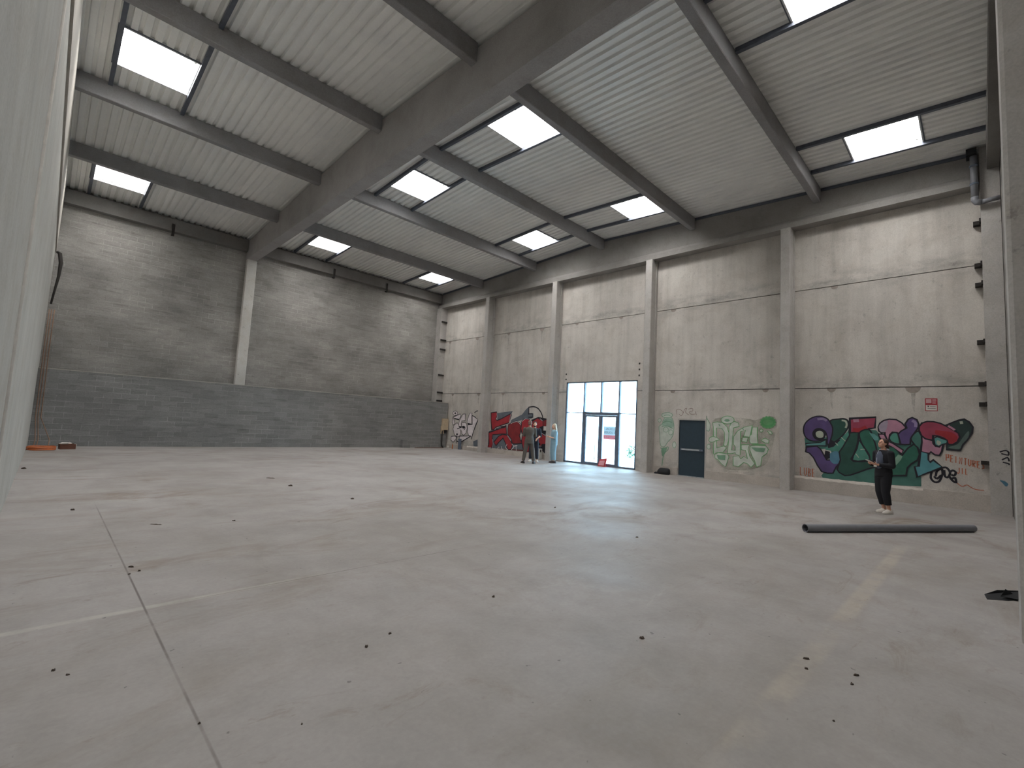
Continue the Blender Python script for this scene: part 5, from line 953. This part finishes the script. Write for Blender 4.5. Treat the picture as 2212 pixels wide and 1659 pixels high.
# ================================================================== people
def skinmat(name, rgb): return flat(name, rgb, .55, 0, .05, 20)
def remesh(o, v, sm=6):
    r = o.modifiers.new('join', 'REMESH'); r.mode = 'VOXEL'; r.voxel_size = v; r.use_smooth_shade = True
    s = o.modifiers.new('soften', 'SMOOTH'); s.factor = .5; s.iterations = sm; return o
def hand(mb, wrist, d, nrm, side, curl=.5, s=1.0):
    """palm, four jointed fingers of unequal length and a thumb from the side of the palm. d: along the hand, nrm: out of the palm"""
    d = d.normalized(); nrm = (nrm - d*nrm.dot(d)).normalized(); w = d.cross(nrm).normalized()*side
    W_ = Vector(wrist); pal = .085*s
    for k in (-1.2, -.4, .4, 1.2):
        mb.tube([W_, W_+d*.03*s+w*k*.012*s, W_+d*pal+w*k*.018*s], [.016*s, .014*s, .0115*s], 8)
    for k, ln in ((-1.35, .062), (-.45, .075), (.45, .08), (1.35, .072)):
        b = W_+d*pal+w*k*.0185*s; a = curl
        d1 = (d*math.cos(a)+nrm*math.sin(a)); d2 = (d*math.cos(a*2.1)+nrm*math.sin(a*2.1))
        mb.tube([b-d*.01*s, b+d1*ln*.5*s, b+d1*ln*.5*s+d2*ln*.5*s], [.0095*s, .0088*s, .0072*s], 8)
    b = W_+d*.028*s+w*.026*s
    mb.tube([b-w*.01*s, b+(d*.6+w*.7+nrm*.35)*.032*s, b+(d*1.5+w*.75+nrm*.9)*.036*s], [.013*s, .0105*s, .0085*s], 8)
def seg(mb, a, b, ra, rb, mid=None, n=12):
    a, b = Vector(a), Vector(b); m_ = (a+b)/2
    mb.tube([a, m_, b], [ra, mid or (ra+rb)/2, rb], n); mb.ell(a, (ra, ra, ra), n=n); mb.ell(b, (rb, rb, rb), n=n)
def person(label, loc, rz, s, legs, arms, cfg, lean=(0, 0), headrot=(0, 0)):
    R_ = empty('person', loc, rz); tag(R_, label, 'person')
    sk = cfg['skin']; Vv = Vector
    hipc = Vv((0, 0, .93*s)); chest = Vv((lean[0], lean[1], 1.30*s)); neck = chest+Vv((0, -.005, .16*s)); hc = neck+Vv((0, .025, .155*s))
    hr = Matrix.Rotation(headrot[1], 3, 'Z') @ Matrix.Rotation(headrot[0], 3, 'X')
    fem = cfg.get('fem', False); shw = (.165 if fem else .195)*s
    mb = MB()
    def torso(mb, g=0.0, low=.86, top=1.44):
        prof = [(low, .13, .095), (.93, .165 if fem else .158, .115), (1.02, .145, .105), (1.12, .128 if fem else .145, .098), (1.25, .15 if fem else .168, .112), (1.36, .165 if fem else .19, .105), (1.42, .13 if fem else .15, .08), (top+.03, .06, .055)]
        rs = []
        for z, a, b in prof:
            t = max(0, min(1, (z-.93)/.37)); rs.append((lean[0]*t, lean[1]*t, z*s, (a+g)*s, (b+g)*s))
        mb.rings(rs, 20)
    torso(mb)
    mb.tube([neck-Vv((0, 0, .05*s)), neck+Vv((0, .01, .09*s))], [.055*s, .05*s], 12)
    def H(p): return hc+hr @ (Vv(p)*s)
    mb.ell(H((0, -.01, .02)), (.074*s, .094*s, .10*s), hr, 18)
    mb.ell(H((0, .03, -.055)), (.052*s, .06*s, .062*s), hr, 14); mb.ell(H((0, .055, -.095)), (.025*s, .022*s, .02*s), hr, 10)
    mb.tube([H((0, .082, .02)), H((0, .105, -.018)), H((0, .09, -.032))], [.008*s, .013*s, .012*s], 8)
    for e in (-1, 1):
        mb.ell(H((e*.074, -.01, -.005)), (.010*s, .018*s, .028*s), hr, 8)
        mb.ell(H((e*.03, .078, .035)), (.022*s, .01*s, .008*s), hr, 8)
        mb.ell(H((e*.04, .062, -.02)), (.02*s, .018*s, .02*s), hr, 8)
    mb.ell(H((0, .084, -.062)), (.022*s, .008*s, .006*s), hr, 8)
    for (hip, kn, an, toe) in legs:
        hip, kn, an = Vv(hip)*s, Vv(kn)*s, Vv(an)*s
        seg(mb, hip, kn, .085*s, .052*s, .07*s); seg(mb, kn, an, .052*s, .036*s, .052*s)
        t = Vv((math.sin(toe), math.cos(toe), 0)); mb.tube([an-t*.05*s-Vv((0, 0, .035*s)), an+t*.05*s-Vv((0, 0, .04*s)), an+t*.14*s-Vv((0, 0, .055*s))], [.034*s, .036*s, .022*s], 10)
    hands = []
    for k, (sh, el, wr, hd, nr, cu) in enumerate(arms):
        sh, el, wr = Vv(sh)*s, Vv(el)*s, Vv(wr)*s
        seg(mb, sh, el, .047*s, .037*s, .043*s); seg(mb, el, wr, .038*s, .024*s, .034*s)
        hand(mb, wr, Vv(hd), Vv(nr), 1 if k == 0 else -1, cu, s*.96)
    body = remesh(mb.build('body', sk, R_), .0085*s, 3)
    # eyes and mouth
    for e in (-1, 1): MB().ell(H((e*.03, .079, .018)), (.012*s, .007*s, .007*s), hr, 8).build('eye', cfg['eye'], R_)
    MB().ell(H((0, .087, -.062)), (.022*s, .006*s, .004*s), hr, 8).build('mouth', cfg['lip'], R_)
    # hair
    hb = MB(); hs = cfg['hairstyle']
    hb.ell(H((0, -.022, .034)), (.083*s, .096*s, .099*s), hr, 18)
    if hs == 'short': hb.ell(H((0, -.045, -.01)), (.076*s, .07*s, .075*s), hr, 14)
    if hs == 'tied': hb.ell(H((0, -.05, -.01)), (.078*s, .07*s, .08*s), hr, 14); hb.tube([H((0, -.11, .0)), H((0, -.135, -.05)), H((0, -.12, -.12)), H((0, -.1, -.17))], [.03*s, .04*s, .032*s, .015*s], 10)
    if hs == 'long':
        hb.ell(H((0, -.045, -.01)), (.085*s, .075*s, .09*s), hr, 14)
        for e in (-1, -.5, 0, .5, 1): hb.tube([H((e*.07, -.03-.04*(1-abs(e)), .0)), H((e*.085, -.05-.05*(1-abs(e)), -.12)), H((e*.08, -.06-.04*(1-abs(e)), -.24)), H((e*.06, -.06-.03*(1-abs(e)), -.33))], [.035*s, .036*s, .03*s, .012*s], 8)
    ho = remesh(hb.build('hair', cfg['hair'], R_), .009*s, 2)
    if cfg.get('beard'): remesh(MB().ell(H((0, .032, -.075)), (.058*s, .064*s, .05*s), hr, 14).build('beard', cfg['hair'], R_), .009*s, 2)
    # trousers
    lm = cfg.get('leg', .0); hem = cfg.get('hem', .1)
    tb = MB(); tb.rings([(0, 0, .80*s, .15*s, .12*s), (0, 0, .93*s, .185*s, .14*s), (lean[0]*.2, lean[1]*.2, 1.03*s, .165*s, .125*s)], 20)
    for (hip, kn, an, toe) in legs:
        hip, kn, an = Vv(hip)*s, Vv(kn)*s, Vv(an)*s
        e = kn.lerp(an, 1-hem*1.9)
        tb.tube([hip+Vv((0, 0, .03)), hip.lerp(kn, .45), kn, kn.lerp(e, .5), e], [(.10+lm)*s, (.092+lm)*s, (.072+lm)*s, (.066+lm)*s, (.06+lm*.9)*s], 16)
    remesh(tb.build('trousers' if not cfg.get('skirt') else 'loose_trousers', cfg['legmat'], R_), .013*s, 3)
    # top
    jb = MB(); g = cfg.get('bulk', .018); lowz = cfg.get('jacket_low', .86)
    prof = [(lowz, .165, .125), (.95, .172, .128), (1.05, .155, .118), (1.14, .15, .115), (1.26, .17 if fem else .185, .125), (1.37, .17 if fem else .2, .11), (1.43, .13 if fem else .15, .085), (1.465, .07, .062)]
    rs = []
    for z, a, b in prof:
        t = max(0, min(1, (z-.93)/.37)); rs.append((lean[0]*t, lean[1]*t-.004, z*s, (a+g)*s, (b+g)*s))
    jb.rings(rs, 22)
    for (sh, el, wr, hd, nr, cu) in arms:
        sh, el, wr = Vv(sh)*s, Vv(el)*s, Vv(wr)*s; q = cfg.get('sleeve', .93)
        we = el.lerp(wr, max(0.02, q)) 
        seg(jb, sh, el, (.064+g*.5)*s, (.05+g*.5)*s, n=14)
        if q > .05: jb.tube([el, el.lerp(we, .5), we], [(.05+g*.5)*s, (.045+g*.4)*s, (.037+g*.4)*s], 14)
    remesh(jb.build(cfg['topname'], cfg['topmat'], R_), .012*s, 3)
    # shoes
    for (hip, kn, an, toe) in legs:
        an = Vv(an)*s; t = Vv((math.sin(toe), math.cos(toe), 0)); w_ = Vv((t.y, -t.x, 0)); c = Vv((an.x, an.y, 0)); sb = MB(); vs = []
        for (u, hw, z1) in ((-.09, .03, .07), (-.075, .042, .105), (-.02, .045, .115), (.05, .046, .09), (.11, .05, .066), (.155, .042, .055), (.182, .024, .04)):
            for (q, z) in ((-1, 0), (-1.05, .018), (-.85, z1*.6), (-.45, z1), (.45, z1), (.85, z1*.6), (1.05, .018), (1, 0)):
                p = c+t*u*s+w_*q*hw*s; vs.append((p.x, p.y, z*s))
        fs = [(i*8+j, i*8+(j+1) % 8, (i+1)*8+(j+1) % 8, (i+1)*8+j) for i in range(6) for j in range(8)]+[tuple(range(7, -1, -1)), tuple(range(48, 56))]
        sb.add(vs, fs, 0, True); sb.build('shoe', cfg['shoe'], R_)
    return R_, H
S1 = skinmat('skin_warm', (206, 158, 134)); S2 = skinmat('skin_light', (220, 176, 152))
EYE = flat('eye_dark', (46, 34, 30), .4); LIP = flat('lips', (158, 92, 84), .6)
BLK = flat('black_cloth', (24, 25, 32), .85, 0, .1); OLV = flat('brown_grey_suit', (92, 86, 80), .85, 0, .08); NAVY = flat('navy_cloth', (38, 44, 58), .85, 0, .1)
BLUE = flat('pale_blue_cloth', (140, 172, 186), .85, 0, .06); SHIRT = flat('pale_shirt', (168, 176, 192), .8, 0, .05); GSH = flat('blue_grey_shirt', (82, 90, 108), .8, 0, .06)
HBR = flat('brown_hair', (62, 40, 36), .6, 0, .2, 60); HBL = flat('blonde_hair', (206, 192, 168), .55, 0, .15, 60); HSH = flat('cropped_hair', (120, 92, 84), .7, 0, .15, 60); HDK = flat('dark_hair', (44, 36, 38), .7, 0, .2, 60)
WSH = flat('white_shoe', (226, 220, 212), .6, 0, .03); DSH = flat('dark_shoe', (52, 46, 46), .5, 0, .1)
# the woman in black in front of the mural: profile to the left, looking up, holding a sheet and a phone
FACE_L = math.radians(45)     # local +y turned towards the picture's left
pr_, H1 = person('woman in black jacket and trousers with white trainers, looking up before the purple mural', (14.12, 1.66, 0), FACE_L+math.radians(8), 1.0,
    [((.08, 0, .90), (.085, .02, .49), (.07, -.085, .09), .25), ((-.08, 0, .90), (-.08, .03, .49), (-.10, -.03, .09), -.15)],
    [((.185, -.01, 1.385), (.24, -.03, 1.10), (.12, .235, 1.13), (-.45, .8, .12), (-.7, -.3, .6), .55), ((-.185, -.01, 1.385), (-.235, .0, 1.10), (-.09, .25, 1.12), (.4, .8, .15), (.6, -.3, .7), .5)],
    dict(skin=S1, eye=EYE, lip=LIP, hair=HBR, hairstyle='tied', legmat=BLK, topmat=BLK, topname='jacket', shoe=WSH, fem=True, leg=.012, hem=.14, bulk=.019, sleeve=.9, jacket_low=.84), lean=(0, -.02), headrot=(.30, 0))
MB().rings([(0, .075, 1.02, .09, .055), (0, .085, 1.2, .10, .066), (0, .085, 1.34, .09, .058), (0, .05, 1.43, .05, .03)], 16).build('shirt', GSH, pr_)
o = MB().tube([(.06, .02, 1.475), (.04, .10, 1.40), (.02, .155, 1.22), (.0, .17, 1.13)], .008, 6).build('lanyard', SHIRT, pr_)
MB().tube([(-.09, -.06, 1.47), (-.02, -.085, 1.49), (.06, -.06, 1.48), (.085, .0, 1.47)], .02, 8).build('collar', SHIRT, pr_)
MB().box(.02, .09, .152, .165, 1.06, 1.10).build('pocket_paper', WSH, pr_)
ph = MB().box(-.04, .04, -.085, .085, -.004, .004).build('phone', WSH, None, .003)
fm = Matrix.Translation((14.12, 1.66, 0)) @ Matrix.Rotation(FACE_L+math.radians(8), 4, 'Z')
ph.matrix_world = fm @ Matrix.Translation((.0, .36, 1.185)) @ Matrix.Rotation(.42, 4, 'X'); tag(ph, 'white phone held up by the woman in black', 'phone')
# the man in the grey-brown suit, seen from behind
person('man in grey-brown suit seen from behind, standing by the red graffiti', (14.72, 13.62, 0), math.radians(-42), 1.045,
    [((.085, 0, .90), (.15, .02, .49), (.21, -.02, .09), .35), ((-.085, 0, .90), (-.15, .0, .49), (-.215, -.03, .09), -.35)],
    [((.205, 0, 1.385), (.25, .05, 1.12), (.08, .23, 1.17), (-.9, .2, .1), (0, -1, .2), .5), ((-.205, 0, 1.385), (-.245, .05, 1.12), (-.06, .23, 1.13), (.9, .2, .1), (0, -1, .2), .5)],
    dict(skin=S1, eye=EYE, lip=LIP, hair=HSH, hairstyle='short', legmat=OLV, topmat=OLV, topname='suit_jacket', shoe=DSH, leg=.008, hem=.03, bulk=.012, sleeve=.95, jacket_low=.80), lean=(.0, .0), headrot=(-.05, -.25))
# the second man, half hidden, facing the first
pr2, H2 = person('bearded man in dark clothes and white shoes, half hidden behind the man in the suit', (15.62, 14.15, 0), math.radians(128), 1.03,
    [((.085, 0, .90), (.12, .02, .49), (.15, -.01, .09), .2), ((-.085, 0, .90), (-.12, .0, .49), (-.15, -.02, .09), -.2)],
    [((.205, 0, 1.385), (.27, .05, 1.12), (.08, .22, 1.16), (-.9, .2, .1), (0, -1, .2), .5), ((-.205, 0, 1.385), (-.27, .04, 1.12), (-.15, .22, 1.02), (.4, .4, -.7), (0, -1, 0), .4)],
    dict(skin=S2, eye=EYE, lip=LIP, hair=HDK, hairstyle='short', beard=True, legmat=NAVY, topmat=NAVY, topname='pullover', shoe=WSH, leg=.008, hem=.05, bulk=.018, sleeve=.25, jacket_low=.86), headrot=(-.05, .2))
# the blonde woman in pale blue
pr3, H3 = person('blonde woman in loose pale blue clothes holding a phone beside the entrance', (16.15, 13.45, 0), math.radians(52), 1.0,
    [((.08, 0, .90), (.09, .03, .49), (.085, .0, .09), .2), ((-.08, 0, .90), (-.08, .02, .49), (-.09, -.02, .09), -.1)],
    [((.18, -.01, 1.385), (.235, -.02, 1.10), (.13, .23, 1.14), (-.3, .85, .25), (-.6, -.2, .7), .5), ((-.18, -.01, 1.385), (-.22, .0, 1.10), (-.10, .22, 1.13), (.3, .85, .25), (.6, -.2, .7), .5)],
    dict(skin=S2, eye=EYE, lip=LIP, hair=HBL, hairstyle='long', legmat=BLUE, topmat=BLUE, topname='loose_top', shoe=DSH, fem=True, leg=.03, hem=.05, bulk=.026, sleeve=.1, jacket_low=.78), headrot=(-.1, .1))
ph = MB().box(-.038, .038, -.075, .075, -.004, .004).build('phone', WSH, None, .003)
ph.matrix_world = Matrix.Translation((16.15, 13.45, 0)) @ Matrix.Rotation(math.radians(52), 4, 'Z') @ Matrix.Translation((.01, .34, 1.215)) @ Matrix.Rotation(.6, 4, 'X'); tag(ph, 'pale phone held by the blonde woman', 'phone')
